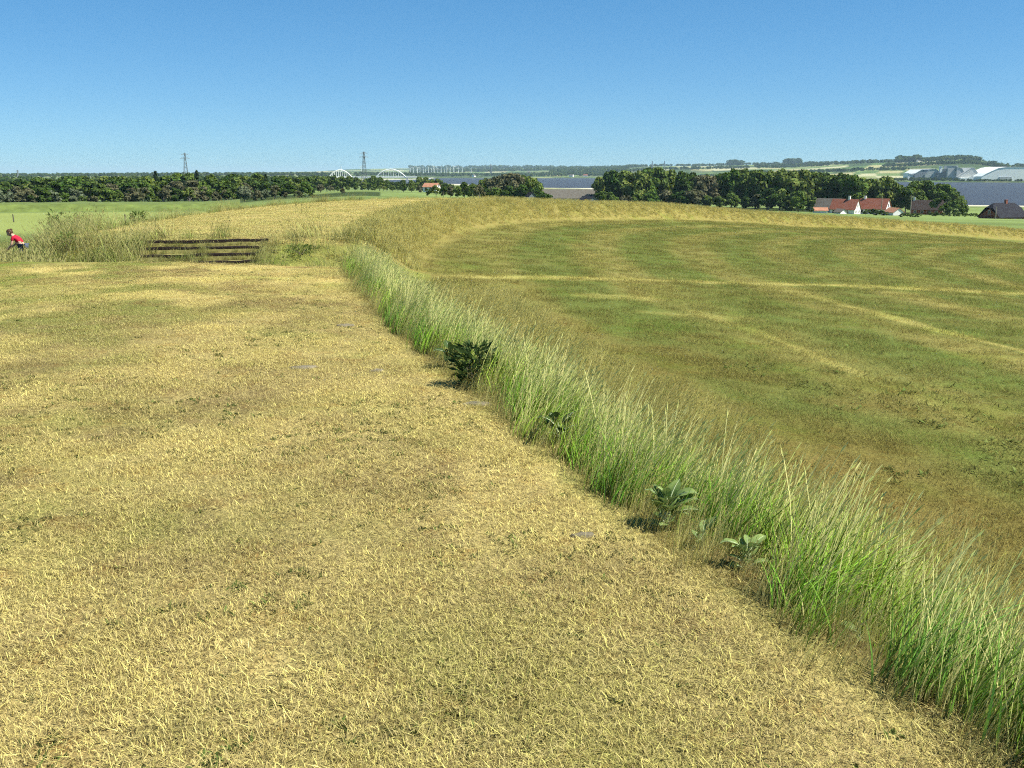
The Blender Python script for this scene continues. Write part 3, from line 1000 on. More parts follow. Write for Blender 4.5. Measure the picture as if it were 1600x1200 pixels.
# ------------------------------------------------------------------ flat stones in the turf
M_STONE = simple_mat('grey_stone', (0.17, 0.145, 0.095), 0.95, 0.4, 14.0)
for i, (px, py, w, dpt, lab) in enumerate(((472, 575, 0.26, 0.12, 'largest flat grey stone sunk in the mown grass, left of the dark bush'),
                                            (590, 580, 0.14, 0.10, 'small flat grey stone in the turf between the largest stone and the bush'),
                                            (538, 509, 0.22, 0.14, 'flat grey stone in the turf, farthest from the camera'),
                                            (912, 838, 0.13, 0.06, 'thin flat stone nearly buried in straw, nearest to the camera'),
                                            (745, 632, 0.26, 0.10, 'pale flat stone in the straw just below the dark bush'))):
    p = ground(px, py); r = random.Random(i)
    mb = MB(); nn = 11; top = []; mid = []; bot = []
    for k in range(nn):
        a = 6.283 * k / nn; q = r.uniform(0.75, 1.1)
        top.append((w * .5 * .85 * q * math.cos(a), dpt * .5 * .85 * q * math.sin(a), 0.022 + r.uniform(-.004, .004)))
        mid.append((w * .5 * q * math.cos(a), dpt * .5 * q * math.sin(a), 0.010)); bot.append((w * .5 * q * math.cos(a), dpt * .5 * q * math.sin(a), -0.05))
    mb.add(top + mid + bot + [(0, 0, 0.026)], [(k, (k + 1) % nn, 3 * nn) for k in range(nn)] + [(k + nn, (k + 1) % nn + nn, (k + 1) % nn, k) for k in range(nn)] + [(k + 2 * nn, (k + 1) % nn + 2 * nn, (k + 1) % nn + nn, k + nn) for k in range(nn)])
    o = mb.build('flat_stone', M_STONE, smooth=False); o.location = (p[0], p[1], p[2] - 0.008); o.rotation_euler = (0.03, -0.02, r.uniform(-.3, .3))
    tag(o, lab, 'stone', 'flat stones in the turf')

# ------------------------------------------------------------------ timber steps in the gate gap
M_TIMBER = simple_mat('tarred_timber', (0.020, 0.013, 0.011), 0.9, 0.4, 6.0)
xm = -7.55
y_top = 24.95 + 0.27 * (xm + 7.5)
steps = empty('timber_steps', (xm, y_top, 0.0), math.atan(0.27))
tag(steps, 'overgrown flight of dark timber edged steps cut into the far bank', 'steps')
M_TREAD = simple_mat('trodden_earth', (0.27, 0.24, 0.085), 0.95, 0.45, 9.0)
for k in range(7):
    L = (2.95, 2.85, 2.75, 1.6, 2.4, 2.4, 2.4)[k]
    zt = 0.0 - k * 0.148; yt = -0.325 * k
    mb = MB(); r = random.Random(k)
    hr = 0.075 if k == 0 else 0.052
    xo = (0.0, -0.1, -0.16, 0.35, 0.2, 0.0, 0.0)[k]; sk = (0.012, -0.01, 0.016, 0.0, 0.01, 0, 0)[k]
    nseg = 8; prof = []
    for i in range(nseg + 1):
        x = xo - L / 2 + L * i / nseg; j = r.uniform(-.014, .012) + sk * (i / nseg - .5)
        prof.append([(x, yt - 0.05 + j, zt - hr), (x, yt - 0.05 + j, zt - 0.012), (x, yt - 0.035, zt + j), (x, yt + 0.035, zt + j), (x, yt + 0.035, zt - hr)])
    vs_ = [q for pr in prof for q in pr]; fs_ = []
    for i in range(nseg):
        for q in range(5):
            fs_.append((i * 5 + q, i * 5 + (q + 1) % 5, (i + 1) * 5 + (q + 1) % 5, (i + 1) * 5 + q))
    fs_ += [(4, 3, 2, 1, 0), tuple(nseg * 5 + q for q in range(5))]
    mb.add(vs_, [f[::-1] for f in fs_]); mb.build('riser', M_TIMBER, steps)
    mb = MB(); mb.box((xo, yt + 0.19, zt - 0.07), (L - 0.1, 0.29, 0.10)); mb.box((xo, yt - 0.005, zt - 0.125), (L - 0.06, 0.09, 0.12)); mb.build('tread', M_TREAD, steps)
# grass tufts growing over the steps
gx, gy, gs = [], [], []
for k in range(7):
    for q in range(60):
        lx = rng.uniform(-1.75, 1.75)
        mid = ((k >= 2) and (-0.8 < lx < 0.25)) or (k >= 3 and lx < -0.7) or (k == 1 and -0.1 < lx < 0.15) or (abs(lx + 0.05 * k) > 1.38)
        gx.append(xm + lx); gy.append(y_top + 0.27 * lx - 0.337 * k - 0.06 - rng.uniform(0, 0.03)); gs.append((rng.uniform(0.3, 0.5) if mid else rng.uniform(0.1, 0.22), -0.148 * k - 0.135))
gs = np.array(gs); P3 = np.stack([gx, gy, gs[:, 1]], 1)
gn_scatter('step_grass', rv, P3, yawrot(len(P3)), gs[:, 0], 'tufts of grass growing over the lower timber steps', 'grass')

# clumps of weeds near the gap
for i, (px, py, rx, rz, lab) in enumerate(((105, 393, 0.26, 0.42, 'dark green nettle clump left of the steps at the lawn edge'),
                                           (208, 394, 0.28, 0.24, 'leafy green weed clump touching the left end of the steps'),
                                           (470, 398, 0.42, 0.2, 'leafy green weed clump right of the steps'))):
    p = ground(px, py)
    bush('weed_clump', tuple(p), rx, rz, lab, 'weeds', 'nettle_leaf', 230, 0.10, 30 + i, narrow=0.22)
for i, (px, d, h, lab) in enumerate(((80, 36, 1.25, 'tallest dark thistle stalks rising above the grass at the left'), (104, 37, 0.85, 'short dark thistle between two taller stalks at the left'),
                                     (209, 38, 0.75, 'dark thistle near the left end of the mown bank'))):
    x, y = at(px, d); root = empty('thistle', (x, y, hz(x, y))); tag(root, lab, 'thistle', 'thistles at the left')
    z1 = zpix({80: 328, 104: 335, 209: 331}[px], d) - hz(x, y)
    sb = MB(); r = random.Random(i)
    for k in range(5):
        a = r.uniform(0, 6.28); sb.tube([(0.1 * math.cos(a), 0.1 * math.sin(a), 0), (0.2 * math.cos(a), 0.2 * math.sin(a), z1 * r.uniform(.75, 1))], [0.012, 0.006], 5)
    sb.build('stem', M_LEAF['nettle_leaf'], root)
    V, F = leaf_cloud(260, 0.28, z1, 0.14, 50 + i, 0.1, 0.3)
    mb = MB(); mb.v = [tuple(v) for v in V]; mb.f = F; mb.build('foliage', M_LEAF['nettle_leaf'], root)

# fence posts by the pale field
M_POST = simple_mat('weathered_post', (0.10, 0.085, 0.07), 0.9, 0.2, 4.0)
for px, d, yt, lab in ((13, 96, 330, 'weathered fence post at the left edge of the pale field'), (115, 70, 329, 'thin fence post rising above the grass, left of the steps'), (190, 74, 329, 'thin fence post nearest the mown bank')):
    x, y = at(px, d); z0 = hz(x, y); h = max(0.7, zpix(yt, d) - z0)
    mb = MB(); mb.tube([(0, 0, -0.2), (0, 0, h - 0.06), (0, 0, h)], [0.05, 0.045, 0.02], 8)
    o = mb.build('fence_post', M_POST); o.location = (x, y, z0); o.rotation_euler = (0.03, -0.02, 0)
    tag(o, lab, 'post', 'fence posts by the pale field')

# taller crop standing behind the pale field
def crop():
    th = np.radians(np.arange(-40, -14.9, 0.5)); dd = np.array([152, 154, 160, 180, 210, 250, 285, 287.])
    hh = np.array([0.0, 0.9, 1.0, 1.0, 1.0, 1.0, 0.95, 0])
    D, T = np.meshgrid(dd, th, indexing='ij'); X = (D * np.sin(T)).ravel(); Y = (D * np.cos(T)).ravel()
    Z = height(X, Y) + np.repeat(hh, len(th)) * (0.85 + 0.3 * vnoise(X, Y, 0.3, 4)) + 0.004
    i = np.arange(len(dd) * len(th)).reshape(len(dd), len(th))
    F = np.stack([i[:-1, :-1], i[:-1, 1:], i[1:, 1:], i[1:, :-1]], -1).reshape(-1, 4)[:, ::-1]
    mt = simple_mat('crop_green', (0.12, 0.155, 0.035), 0.9, 0.35, 0.6)
    o = obj('crop_field', np_mesh('crop_field', np.stack([X, Y, Z], 1), F, mt)); tag(o, 'band of taller dark green crop behind the pale field', 'crop', kind='structure')


crop()

# ------------------------------------------------------------------ the person in red
M_SKIN = simple_mat('skin', (0.55, 0.34, 0.24), 0.55, 0.05)
M_RED = simple_mat('red_cloth', (0.42, 0.012, 0.035), 0.8, 0.15, 8)
M_JEANS = simple_mat('blue_cloth', (0.05, 0.07, 0.14), 0.85, 0.15, 8)
M_HAIR = simple_mat('brown_hair', (0.07, 0.035, 0.018), 0.6, 0.25, 20)


def skin_body(name, pts, edges, radii, mat, parent, root=0, sub=1):
    me = bpy.data.meshes.new(name); me.from_pydata([tuple(p) for p in pts], edges, [])
    o = bpy.data.objects.new(name, me); COL.objects.link(o)
    o.modifiers.new('skin', 'SKIN')
    for i, r in enumerate(radii):
        rr = r if hasattr(r, '__len__') else (r, r)
        me.skin_vertices[0].data[i].radius = rr
        me.skin_vertices[0].data[i].use_root = (i == root)
    o.modifiers.new('sub', 'SUBSURF').levels = sub
    bpy.context.view_layer.update()
    dg = bpy.context.evaluated_depsgraph_get()
    m2 = bpy.data.meshes.new_from_object(o.evaluated_get(dg)); m2.name = name
    bpy.data.objects.remove(o)
    m2.materials.clear(); m2.materials.append(mat)
    m2.polygons.foreach_set('use_smooth', [True] * len(m2.polygons))
    return obj(name, m2, parent)


def person():
    d = min(np.arange(29.5, 36, 0.1), key=lambda q: abs((zpix(350, q) - hz(*at(19, q))) / 1.36 - 0.73))
    x, y = at(19, d); z0 = hz(x, y)
    top = zpix(350, d)
    root = empty('person', (x, y, z0), 0.0)
    tag(root, 'person in a red top stooping in the long grass at the left edge', 'person')
    k = max(0.7, (top - z0) / 1.36)
    # faces -X, bent forward at the hips, right hand reaching to the grass
    J = {'pel': (0.10, 0, 0.86), 'sp': (-0.02, 0, 1.00), 'ch': (-0.13, 0, 1.12), 'nk': (-0.23, 0, 1.19), 'hd': (-0.31, 0, 1.235), 'hd2': (-0.345, 0, 1.25)}
    pts = [J['pel'], J['sp'], J['ch'], J['nk'], J['hd']]
    rad = [(0.145, 0.11), (0.13, 0.10), (0.15, 0.11), 0.055, 0.085]
    ed = [(0, 1), (1, 2), (2, 3), (3, 4)]
    for sgn in (-1, 1):
        b0 = len(pts)
        pts += [(0.10, sgn * 0.09, 0.82), (0.0, sgn * 0.10, 0.45), (0.06, sgn * 0.10, 0.06), (-0.10, sgn * 0.11, 0.035)]
        rad += [0.085, 0.055, 0.038, 0.035]
        ed += [(0, b0), (b0, b0 + 1), (b0 + 1, b0 + 2), (b0 + 2, b0 + 3)]
        b1 = len(pts)
        if sgn < 0: arm = [(-0.16, -0.17, 1.10), (-0.20, -0.22, 0.86), (-0.36, -0.19, 0.70), (-0.43, -0.18, 0.64)]
        else: arm = [(-0.16, 0.17, 1.10), (-0.26, 0.22, 0.86), (-0.42, 0.17, 0.72), (-0.49, 0.16, 0.67)]
        pts += arm; rad += [0.05, 0.036, 0.027, 0.03]
        ed += [(2, b1), (b1, b1 + 1), (b1 + 1, b1 + 2), (b1 + 2, b1 + 3)]
        for fgr in range(5):
            b2 = len(pts); hx, hy, hz_ = arm[3]
            if fgr == 4: f1 = (hx + 0.005, hy - sgn * 0.035, hz_ - 0.012); f2 = (hx - 0.02, hy - sgn * 0.05, hz_ - 0.035)
            else:
                o_ = (fgr - 1.5) * 0.018; ln = (0.8, 1.0, 0.95, 0.75)[fgr]
                f1 = (hx - 0.04 * ln, hy + o_, hz_ - 0.03 * ln); f2 = (hx - 0.055 * ln, hy + o_ * 1.1, hz_ - 0.065 * ln)
            pts += [f1, f2]; rad += [0.009, 0.007]; ed += [(b1 + 3, b2), (b2, b2 + 1)]
    body = skin_body('body', [tuple(c * k for c in p) for p in pts], ed, [tuple(q * k for q in r) if hasattr(r, '__len__') else r * k for r in rad], M_SKIN, root)
    # head: ovoid with nose, eyes, mouth and ears, joined to the neck, face turned down and left
    import bmesh
    bm = bmesh.new(); bmesh.ops.create_uvsphere(bm, u_segments=20, v_segments=14, radius=0.105)
    for v in bm.verts:
        c = v.co
        c.x *= 0.95; c.y *= 0.76; c.z *= 1.12
        if c.x < -0.085 and abs(c.y) < 0.02 and -0.035 < c.z < 0.01: c.x -= 0.022
        if c.z < -0.06: c.x -= 0.012; c.y *= 0.9
    hm = bpy.data.meshes.new('head'); bm.to_mesh(hm); bm.free(); hm.materials.append(M_SKIN)
    hm.polygons.foreach_set('use_smooth', [True] * len(hm.polygons))
    head = obj('head', hm, root); head.location = Vector((-0.335, 0, 1.265)) * k; head.rotation_euler = (0.0, -0.65, 0.35); head.scale = (k,) * 3
    for sy in (-1, 1):
        e = MB(); e.box((-0.094, sy * 0.033, 0.012), (0.012, 0.022, 0.010)); e.build('eye', M_HAIR, head)
        e = MB(); e.tube([(0.005, sy * 0.078, -0.02), (0.012, sy * 0.088, 0.01), (0.008, sy * 0.082, 0.03)], [0.008, 0.014, 0.008], 6); e.build('ear', M_SKIN, head)
    e = MB(); e.box((-0.094, 0, -0.06), (0.012, 0.04, 0.008)); e.build('mouth', M_RED, head)
    bm = bmesh.new(); bmesh.ops.create_uvsphere(bm, u_segments=18, v_segments=12, radius=0.118)
    for v in bm.verts:
        c = v.co; c.x = c.x * 0.95 + 0.022; c.y *= 0.80; c.z = c.z * 1.08 + 0.02
    dele = [v for v in bm.verts if v.co.x < -0.045 and v.co.z < 0.075 or v.co.z < -0.075]
    bmesh.ops.delete(bm, geom=dele, context='VERTS')
    bmesh.ops.create_uvsphere(bm, u_segments=10, v_segments=8, radius=0.045, matrix=Matrix.Translation((0.125, 0, 0.06)))
    hm = bpy.data.meshes.new('hair'); bm.to_mesh(hm); bm.free(); hm.materials.append(M_HAIR)
    hm.polygons.foreach_set('use_smooth', [True] * len(hm.polygons)); obj('hair', hm, head)
    # red top over torso and upper arms, trousers over the legs
    tp = [(0.08, 0, 0.86), (-0.02, 0, 1.00), (-0.13, 0, 1.125), (-0.18, 0, 1.155)]
    tr = [(0.165, 0.128), (0.148, 0.118), (0.168, 0.128), (0.09, 0.07)]
    te = [(0, 1), (1, 2), (2, 3)]
    for sgn in (-1, 1):
        b0 = len(tp); tp += [(-0.16, sgn * 0.17, 1.10), (-0.185, sgn * 0.20, 0.98)]; tr += [0.064, 0.054]; te += [(2, b0), (b0, b0 + 1)]
    skin_body('shirt', [tuple(c * k for c in p) for p in tp], te, [tuple(q * k for q in r) if hasattr(r, '__len__') else r * k for r in tr], M_RED, root)
    lp = [(0.10, 0, 0.85)]; lr = [(0.155, 0.12)]; le = []
    for sgn in (-1, 1):
        b0 = len(lp); lp += [(0.10, sgn * 0.09, 0.80), (0.0, sgn * 0.10, 0.45), (0.06, sgn * 0.10, 0.10)]; lr += [0.097, 0.066, 0.052]; le += [(0, b0), (b0, b0 + 1), (b0 + 1, b0 + 2)]
    skin_body('trousers', [tuple(c * k for c in p) for p in lp], le, [tuple(q * k for q in r) if hasattr(r, '__len__') else r * k for r in lr], M_JEANS, root)


person()

# ------------------------------------------------------------------ trees
def foliage_mat(name, c1, c2):
    m, nt, b = new_mat(name)
    oi = N(nt, 'ShaderNodeObjectInfo').outputs['Random']
    vc = N(nt, 'ShaderNodeVertexColor', layer_name='tint').outputs['Color']
    sp = N(nt, 'ShaderNodeSeparateColor'); nt.links.new(vc, sp.inputs[0])
    col = mixc(nt, oi, c1, c2)
    hsv = N(nt, 'ShaderNodeHueSaturation'); nt.links.new(col, hsv.inputs['Color'])
    nt.links.new(remap(nt, sp.outputs[0], 0, 1, 0.6, 1.45), hsv.inputs['Value'])
    nt.links.new(remap(nt, sp.outputs[1], 0, 1, 0.48, 0.52), hsv.inputs['Hue'])
    nt.links.new(hsv.outputs[0], b.inputs['Base Color'])
    b.inputs['Roughness'].default_value = 0.65
    b.inputs['Specular IOR Level'].default_value = 0.06
    out = [q for q in nt.nodes if q.type == 'OUTPUT_MATERIAL'][0]
    tr = N(nt, 'ShaderNodeBsdfTranslucent'); nt.links.new(hsv.outputs[0], tr.inputs['Color'])
    mx = N(nt, 'ShaderNodeMixShader'); mx.inputs[0].default_value = 0.2
    nt.links.new(b.outputs[0], mx.inputs[1]); nt.links.new(tr.outputs[0], mx.inputs[2]); nt.links.new(mx.outputs[0], out.inputs['Surface'])
    return m


F_DARK = foliage_mat('foliage_dark', (0.042, 0.080, 0.014), (0.098, 0.138, 0.026))
F_MID = foliage_mat('foliage_mid', (0.08, 0.135, 0.022), (0.155, 0.19, 0.042))
F_OLIVE = foliage_mat('foliage_olive', (0.11, 0.115, 0.052), (0.14, 0.13, 0.065))
F_CON = foliage_mat('foliage_conifer', (0.028, 0.052, 0.020), (0.042, 0.07, 0.025))
F_GREY = foliage_mat('foliage_grey', (0.13, 0.16, 0.085), (0.16, 0.18, 0.10))
M_TRUNK = simple_mat('tree_trunk', (0.26, 0.225, 0.18), 0.9, 0.3, 2.0)


def crown_mesh(seed, kind):
    """crown and trunk of a tree 1 m tall (scaled when placed)"""
    r = np.random.default_rng(seed); V = []; F = []; T = []
    lobes = []
    if kind == 'conifer':
        for i in range(26):
            t = i / 25; a = r.uniform(0, 6.28); rad = 0.20 * (1 - t) ** 0.9 * r.uniform(0.5, 1.0)
            lobes.append((rad * math.cos(a), rad * math.sin(a), 0.15 + 0.85 * t, 0.045 + 0.07 * (1 - t), 0.05))
        nleaf = 1200
    else:
        base = {'round': 0.10, 'oak': 0.14, 'tall': 0.22, 'bush': 0.0, 'sparse': 0.2}[kind]
        wid = {'round': 0.42, 'oak': 0.5, 'tall': 0.3, 'bush': 0.6, 'sparse': 0.42}[kind]
        nl = {'round': 20, 'oak': 24, 'tall': 20, 'bush': 14, 'sparse': 17}[kind]
        for i in range(nl):
            h = r.random() ** 0.8
            env = wid * math.sqrt(max(0.06, 1 - abs(2 * (h * 0.9 + 0.02) - 0.85) ** 2.2))
            a = r.uniform(0, 6.28); q = env * r.uniform(0.25, 0.85)
            rad = r.uniform(0.10, 0.19) * (1.0 if kind != 'sparse' else 0.75)
            lobes.append((q * math.cos(a), q * math.sin(a), base + rad * 0.6 + h * (1 - base - rad * 1.35), rad, rad * 0.85))
        nleaf = {'sparse': 900}.get(kind, 2000)
    w = np.array([l[3] ** 2 for l in lobes]); w /= w.sum()
    ch = r.choice(len(lobes), nleaf, p=w)
    lt = r.random(len(lobes))
    size = 0.042 if kind != 'conifer' else 0.03
    for c in ch:
        lx, ly, lz, lr, lh = lobes[c]
        n = r.normal(0, 1, 3); n /= np.linalg.norm(n)
        if n[2] < -0.3 and r.random() < 0.5: n[2] = -n[2]
        q = r.uniform(0.72, 1.06)
        p = np.array([lx + n[0] * lr * q, ly + n[1] * lr * q, lz + n[2] * lh * q])
        nn = n + r.normal(0, 0.55, 3); nn /= np.linalg.norm(nn)
        a = np.cross(nn, r.normal(0, 1, 3)); a /= np.linalg.norm(a); b = np.cross(nn, a)
        sz = size * r.uniform(0.55, 1.4)
        k = len(V)
        V += [p - a * sz - b * sz * .35, p + a * sz * .4 - b * sz * .8, p + a * sz + b * sz * .35, p - a * sz * .4 + b * sz * .8]
        F.append((k, k + 1, k + 2, k + 3)); T += [(0.5 * lt[c] + 0.5 * r.random(), r.random(), 0)] * 4
    return np.array(V), np.array(F), np.array(T), lobes


def trunk_mesh(seed, kind, lobes):
    r = random.Random(seed); mb = MB()
    top = 0.92 if kind == 'conifer' else 0.62
    j = lambda: r.uniform(-0.015, 0.015)
    mb.tube([(0, 0, -0.04), (j(), j(), top * .35), (j() * 2, j() * 2, top * .7), (j() * 2, j() * 2, top)], [0.026, 0.02, 0.014, 0.005], 6)
    if kind not in ('conifer',):
        for l in lobes[::3]:
            z0 = max(0.08, min(top * .8, l[2] * 0.5)); m_ = (l[0] * .5 + j(), l[1] * .5 + j(), (z0 + l[2]) * .5 + 0.02)
            mb.tube([(0, 0, z0), m_, (l[0] * .95, l[1] * .95, l[2])], [0.012, 0.008, 0.003], 5)
    return mb.mesh('trunk', M_TRUNK, True)


TREES = {}
for ki, (kind, nvar) in enumerate((('round', 4), ('oak', 3), ('tall', 3), ('bush', 3), ('sparse', 2), ('conifer', 3))):
    for vi in range(nvar):
        V, F, T, lobes = crown_mesh(1000 + ki * 10 + vi, kind)
        tm = trunk_mesh(ki * 10 + vi, kind, lobes)
        TREES[(kind, vi)] = (V, F, T, tm, {})


def tree_crown(kind, vi, mat):
    V, F, T, tm, cache = TREES[(kind, vi)]
    if mat.name not in cache:
        cache[mat.name] = np_mesh('crown', V, F, mat, False, {'tint': T})
    return cache[mat.name], tm


NV = {'round': 4, 'oak': 3, 'tall': 3, 'bush': 3, 'sparse': 2, 'conifer': 3}
tree_count = 0
SEQ = {}


def ordinal(n):
    lo = ['', 'first', 'second', 'third', 'fourth', 'fifth', 'sixth', 'seventh', 'eighth', 'ninth', 'tenth', 'eleventh', 'twelfth', 'thirteenth', 'fourteenth', 'fifteenth', 'sixteenth', 'seventeenth', 'eighteenth', 'nineteenth']
    if n < 20: return lo[n]
    t = ['', '', 'twent', 'thirt', 'fort', 'fift'][n // 10]
    return t + 'ieth' if n % 10 == 0 else t + 'y-' + lo[n % 10]


def number_things():
    """things alike: say which one, counted from the left"""
    for fmt, lst in SEQ.items():
        lst.sort(key=lambda q: q[0])
        for i, (px, o) in enumerate(lst): o['label'] = fmt.replace('#', ordinal(i + 1) + ' from the left')



def tree(px, d, ytop, kind, mat, label, group, wide=1.0, name=None):
    global tree_count
    tree_count += 1
    r = random.Random(tree_count * 7 + 1)
    x, y = at(px, d); z0 = hz(x, y)
    h = max(1.5, zpix(ytop, d) - z0)
    cm, tm = tree_crown(kind, r.randrange(NV[kind]), mat)
    nm = name or {'conifer': 'conifer_tree', 'bush': 'shrub'}.get(kind, 'broadleaf_tree')
    root = empty(nm, (x, y, z0), r.uniform(0, 6.28))
    tag(root, label, 'shrub' if kind == 'bush' else 'tree', group)
    if '#' in label: SEQ.setdefault(label, []).append((px, root))
    wd = wide * r.uniform(0.9, 1.1)
    root.scale = (h * wd, h * wd, h)
    obj('crown', cm, root); obj('trunk', tm, root)
    return root


def prof(pairs, x):
    a, b = zip(*pairs)
    return float(np.interp(x, a, b))


rt = random.Random(99)
# the wood at the left, three rows deep
LEFT = [(-80, 284), (0, 281), (60, 279), (110, 277), (150, 275), (200, 276), (230, 272), (270, 269), (300, 268), (330, 272), (350, 274), (365, 271), (390, 274), (430, 273), (470, 275), (500, 273)]


def sect(px):
    return ('far left' if px < 60 else 'between the left edge and the left pylon' if px < 250 else 'under the left pylon' if px < 335 else 'right of the left pylon')


px = -60
while px < 480:
    kind = 'conifer' if (235 < px < 335 and rt.random() < 0.55) or rt.random() < 0.08 else rt.choice(['round', 'oak', 'tall'])
    tree(px, rt.uniform(430, 480), prof(LEFT, px) + rt.uniform(-3, 5), kind, F_CON if kind == 'conifer' else rt.choice([F_DARK, F_DARK, F_MID]),
         'dark tree on the skyline of the left wood, #', 'trees of the left wood', 1.0 if kind == 'conifer' else rt.uniform(0.95, 1.35))
    px += rt.uniform(11, 24)
px = -55
while px < 480:
    kind = rt.choice(['round', 'oak', 'round', 'conifer' if 230 < px < 340 else 'oak'])
    mt = F_CON if kind == 'conifer' else rt.choice([F_DARK, F_DARK, F_MID, F_OLIVE])
    tree(px, rt.uniform(365, 410), prof(LEFT, px) + rt.uniform(5, 13), kind, mt, 'leafy tree in the middle row of the left wood, #', 'trees of the left wood', rt.uniform(1.0, 1.5))
    px += rt.uniform(13, 19)
px = -50
while px < 480:
    kind = rt.choice(['round', 'oak', 'bush', 'sparse', 'bush'])
    mt = rt.choice([F_GREY, F_DARK, F_OLIVE, F_MID, F_OLIVE]) if px < 330 else rt.choice([F_OLIVE, F_OLIVE, F_DARK, F_GREY])
    tree(px, rt.uniform(312, 335), rt.uniform(290, 303) - (3 if px > 300 else 0), kind, mt, 'low tree at the front edge of the left wood, #', 'trees of the left wood', 1.15)
    px += rt.uniform(13, 22)
# the farther wood below the bridge
MIDT = [(470, 274), (500, 272), (515, 272), (530, 274), (548, 274), (560, 277), (585, 274), (600, 280), (630, 281), (650, 276), (665, 277), (690, 281), (702, 288)]
px = 470
while px < 704:
    w = 'left of the right pylon' if px < 565 else 'below the right bridge arch'
    tree(px, rt.uniform(640, 720), prof(MIDT, px) + rt.uniform(-1.0, 3), rt.choice(['round', 'oak', 'tall', 'conifer'] if px < 520 else ['round', 'oak', 'round']), rt.choice([F_DARK, F_DARK, F_MID]),
         'dark tree in the wood below the bridge, #', 'trees below the bridge', 1.0)
    px += rt.uniform(8, 12)
px = 468
while px < 700:
    w = 'left of the right pylon' if px < 565 else 'below the right bridge arch'
    tree(px, rt.uniform(605, 630), rt.uniform(285, 290), rt.choice(['bush', 'round', 'oak']), rt.choice([F_DARK, F_MID, F_OLIVE]), 'low tree edging the green field below the bridge, #', 'trees below the bridge', 1.2)
    px += rt.uniform(11, 17)
tree(533, 330, 293, 'sparse', F_OLIVE, 'thin brownish bush at the bank edge left of the right pylon', None, 1.2, 'brown_bush')
tree(470, 340, 302, 'bush', F_DARK, 'small dark bush alone in the field behind the bank', None, 1.6)
tree(486, 345, 300, 'bush', F_DARK, 'small round dark bush right beside another in the field behind the bank', None, 1.6)
# hedge and trees left of the barn
HDG = [(665, 295), (680, 288), (700, 290), (715, 291), (728, 283), (742, 285), (750, 290), (758, 279), (770, 275), (790, 271), (815, 272), (830, 277), (842, 284), (850, 293)]
px = 668; i = 0
while px < 850:
    big = px > 755
    tree(px, rt.uniform(360, 420) if not big else rt.uniform(430, 470), prof(HDG, px) + rt.uniform(-1, 1.5), rt.choice(['oak', 'round', 'sparse'] if not big else ['round', 'oak']), rt.choice([F_MID, F_DARK, F_DARK, F_OLIVE]),
         ('low tree in the hedge left of the barn, #' if not big else 'tall dark tree clustered left of the grey barn, #'), 'trees left of the barn', 1.0 if not big else 0.9)
    px += rt.uniform(9, 14)
for px, yt in ((795, 290), (815, 288), (835, 292), (775, 292), (760, 294)):
    tree(px, 405, yt, 'round', F_DARK, 'low dark tree before the cluster left of the barn, #', 'trees left of the barn', 1.2)
tree(853, 345, 301, 'bush', F_DARK, 'small dark shrub in front of the grey barn roof', None, 1.3)
# tall row at the right
ROW = [(930, 290), (940, 274), (958, 263), (975, 264), (985, 270), (1000, 264), (1025, 263), (1050, 266), (1075, 267), (1090, 272), (1110, 272), (1125, 268), (1150, 263), (1180, 263), (1205, 266), (1235, 267), (1265, 264), (1290, 271), (1310, 270), (1345, 275), (1375, 274), (1395, 279), (1408, 288), (1416, 297)]
ords = ['first', 'second', 'third', 'fourth', 'fifth', 'sixth', 'seventh', 'eighth', 'ninth', 'tenth', 'eleventh', 'twelfth', 'thirteenth', 'fourteenth', 'fifteenth', 'sixteenth', 'seventeenth', 'eighteenth', 'nineteenth', 'twentieth',
        'twenty-first', 'twenty-second', 'twenty-third', 'twenty-fourth', 'twenty-fifth', 'twenty-sixth', 'twenty-seventh', 'twenty-eighth', 'twenty-ninth', 'thirtieth']
px = 938; i = 0
while px < 1412:
    brown = 1090 < px < 1118
    kind = 'sparse' if brown else 'tall' if px < 985 else rt.choice(['round', 'oak', 'tall', 'round', 'sparse'])
    tree(px, rt.uniform(500, 530), prof(ROW, px) + rt.uniform(-1.2, 1.8), kind, F_OLIVE if brown else rt.choice([F_DARK, F_MID, F_MID, F_DARK]),
         ('brownish half bare tree' if brown else 'tall green tree') + ' in the row right of the barn, #', 'tall row at the right', 0.85 if px > 985 else 0.8)
    px += rt.uniform(14, 20); i += 1
px = 946
while px < 1410:
    tree(px, rt.uniform(535, 560), prof(ROW, px) + rt.uniform(2, 7), rt.choice(['round', 'oak']), F_DARK, 'dark tree behind the tall row at the right, #', 'back trees of the right row', 1.0)
    px += rt.uniform(17, 24)
px = 940
while px < 1275:
    tree(px, rt.uniform(484, 494), rt.uniform(293, 308), rt.choice(['round', 'bush', 'oak']), rt.choice([F_DARK, F_DARK, F_OLIVE, F_MID]), 'low tree before the trunks of the tall right row, #', 'low trees of the right row', 1.2)
    px += rt.uniform(15, 24)
for px_, yt_ in ((934, 301), (944, 296), (955, 299)):
    tree(px_, 470, yt_, 'round', F_DARK, 'low dark tree covering the right end of the long grey barn, #', 'trees at the barn end', 1.1)
tree(1251, 455, 297, 'round', F_MID, 'bright green rounded tree left of the white gabled houses', None, 1.0)
tree(1272, 452, 321, 'bush', F_DARK, 'low dark shrub at the end of the orange lean-to roof', None, 1.2)
R2 = [(1418, 290), (1432, 283), (1445, 280), (1470, 283), (1485, 287), (1498, 297), (1508, 309), (1518, 320)]
px = 1420; i = 0
while px < 1520:
    tree(px, rt.uniform(500, 530), prof(R2, px) + rt.uniform(-1, 1), rt.choice(['round', 'oak']), rt.choice([F_DARK, F_MID]), '%s tree from the left in the clump behind the brown roofed cottage' % ords[i], 'clump behind the brown roof', 0.95)
    px += rt.uniform(12, 17); i += 1
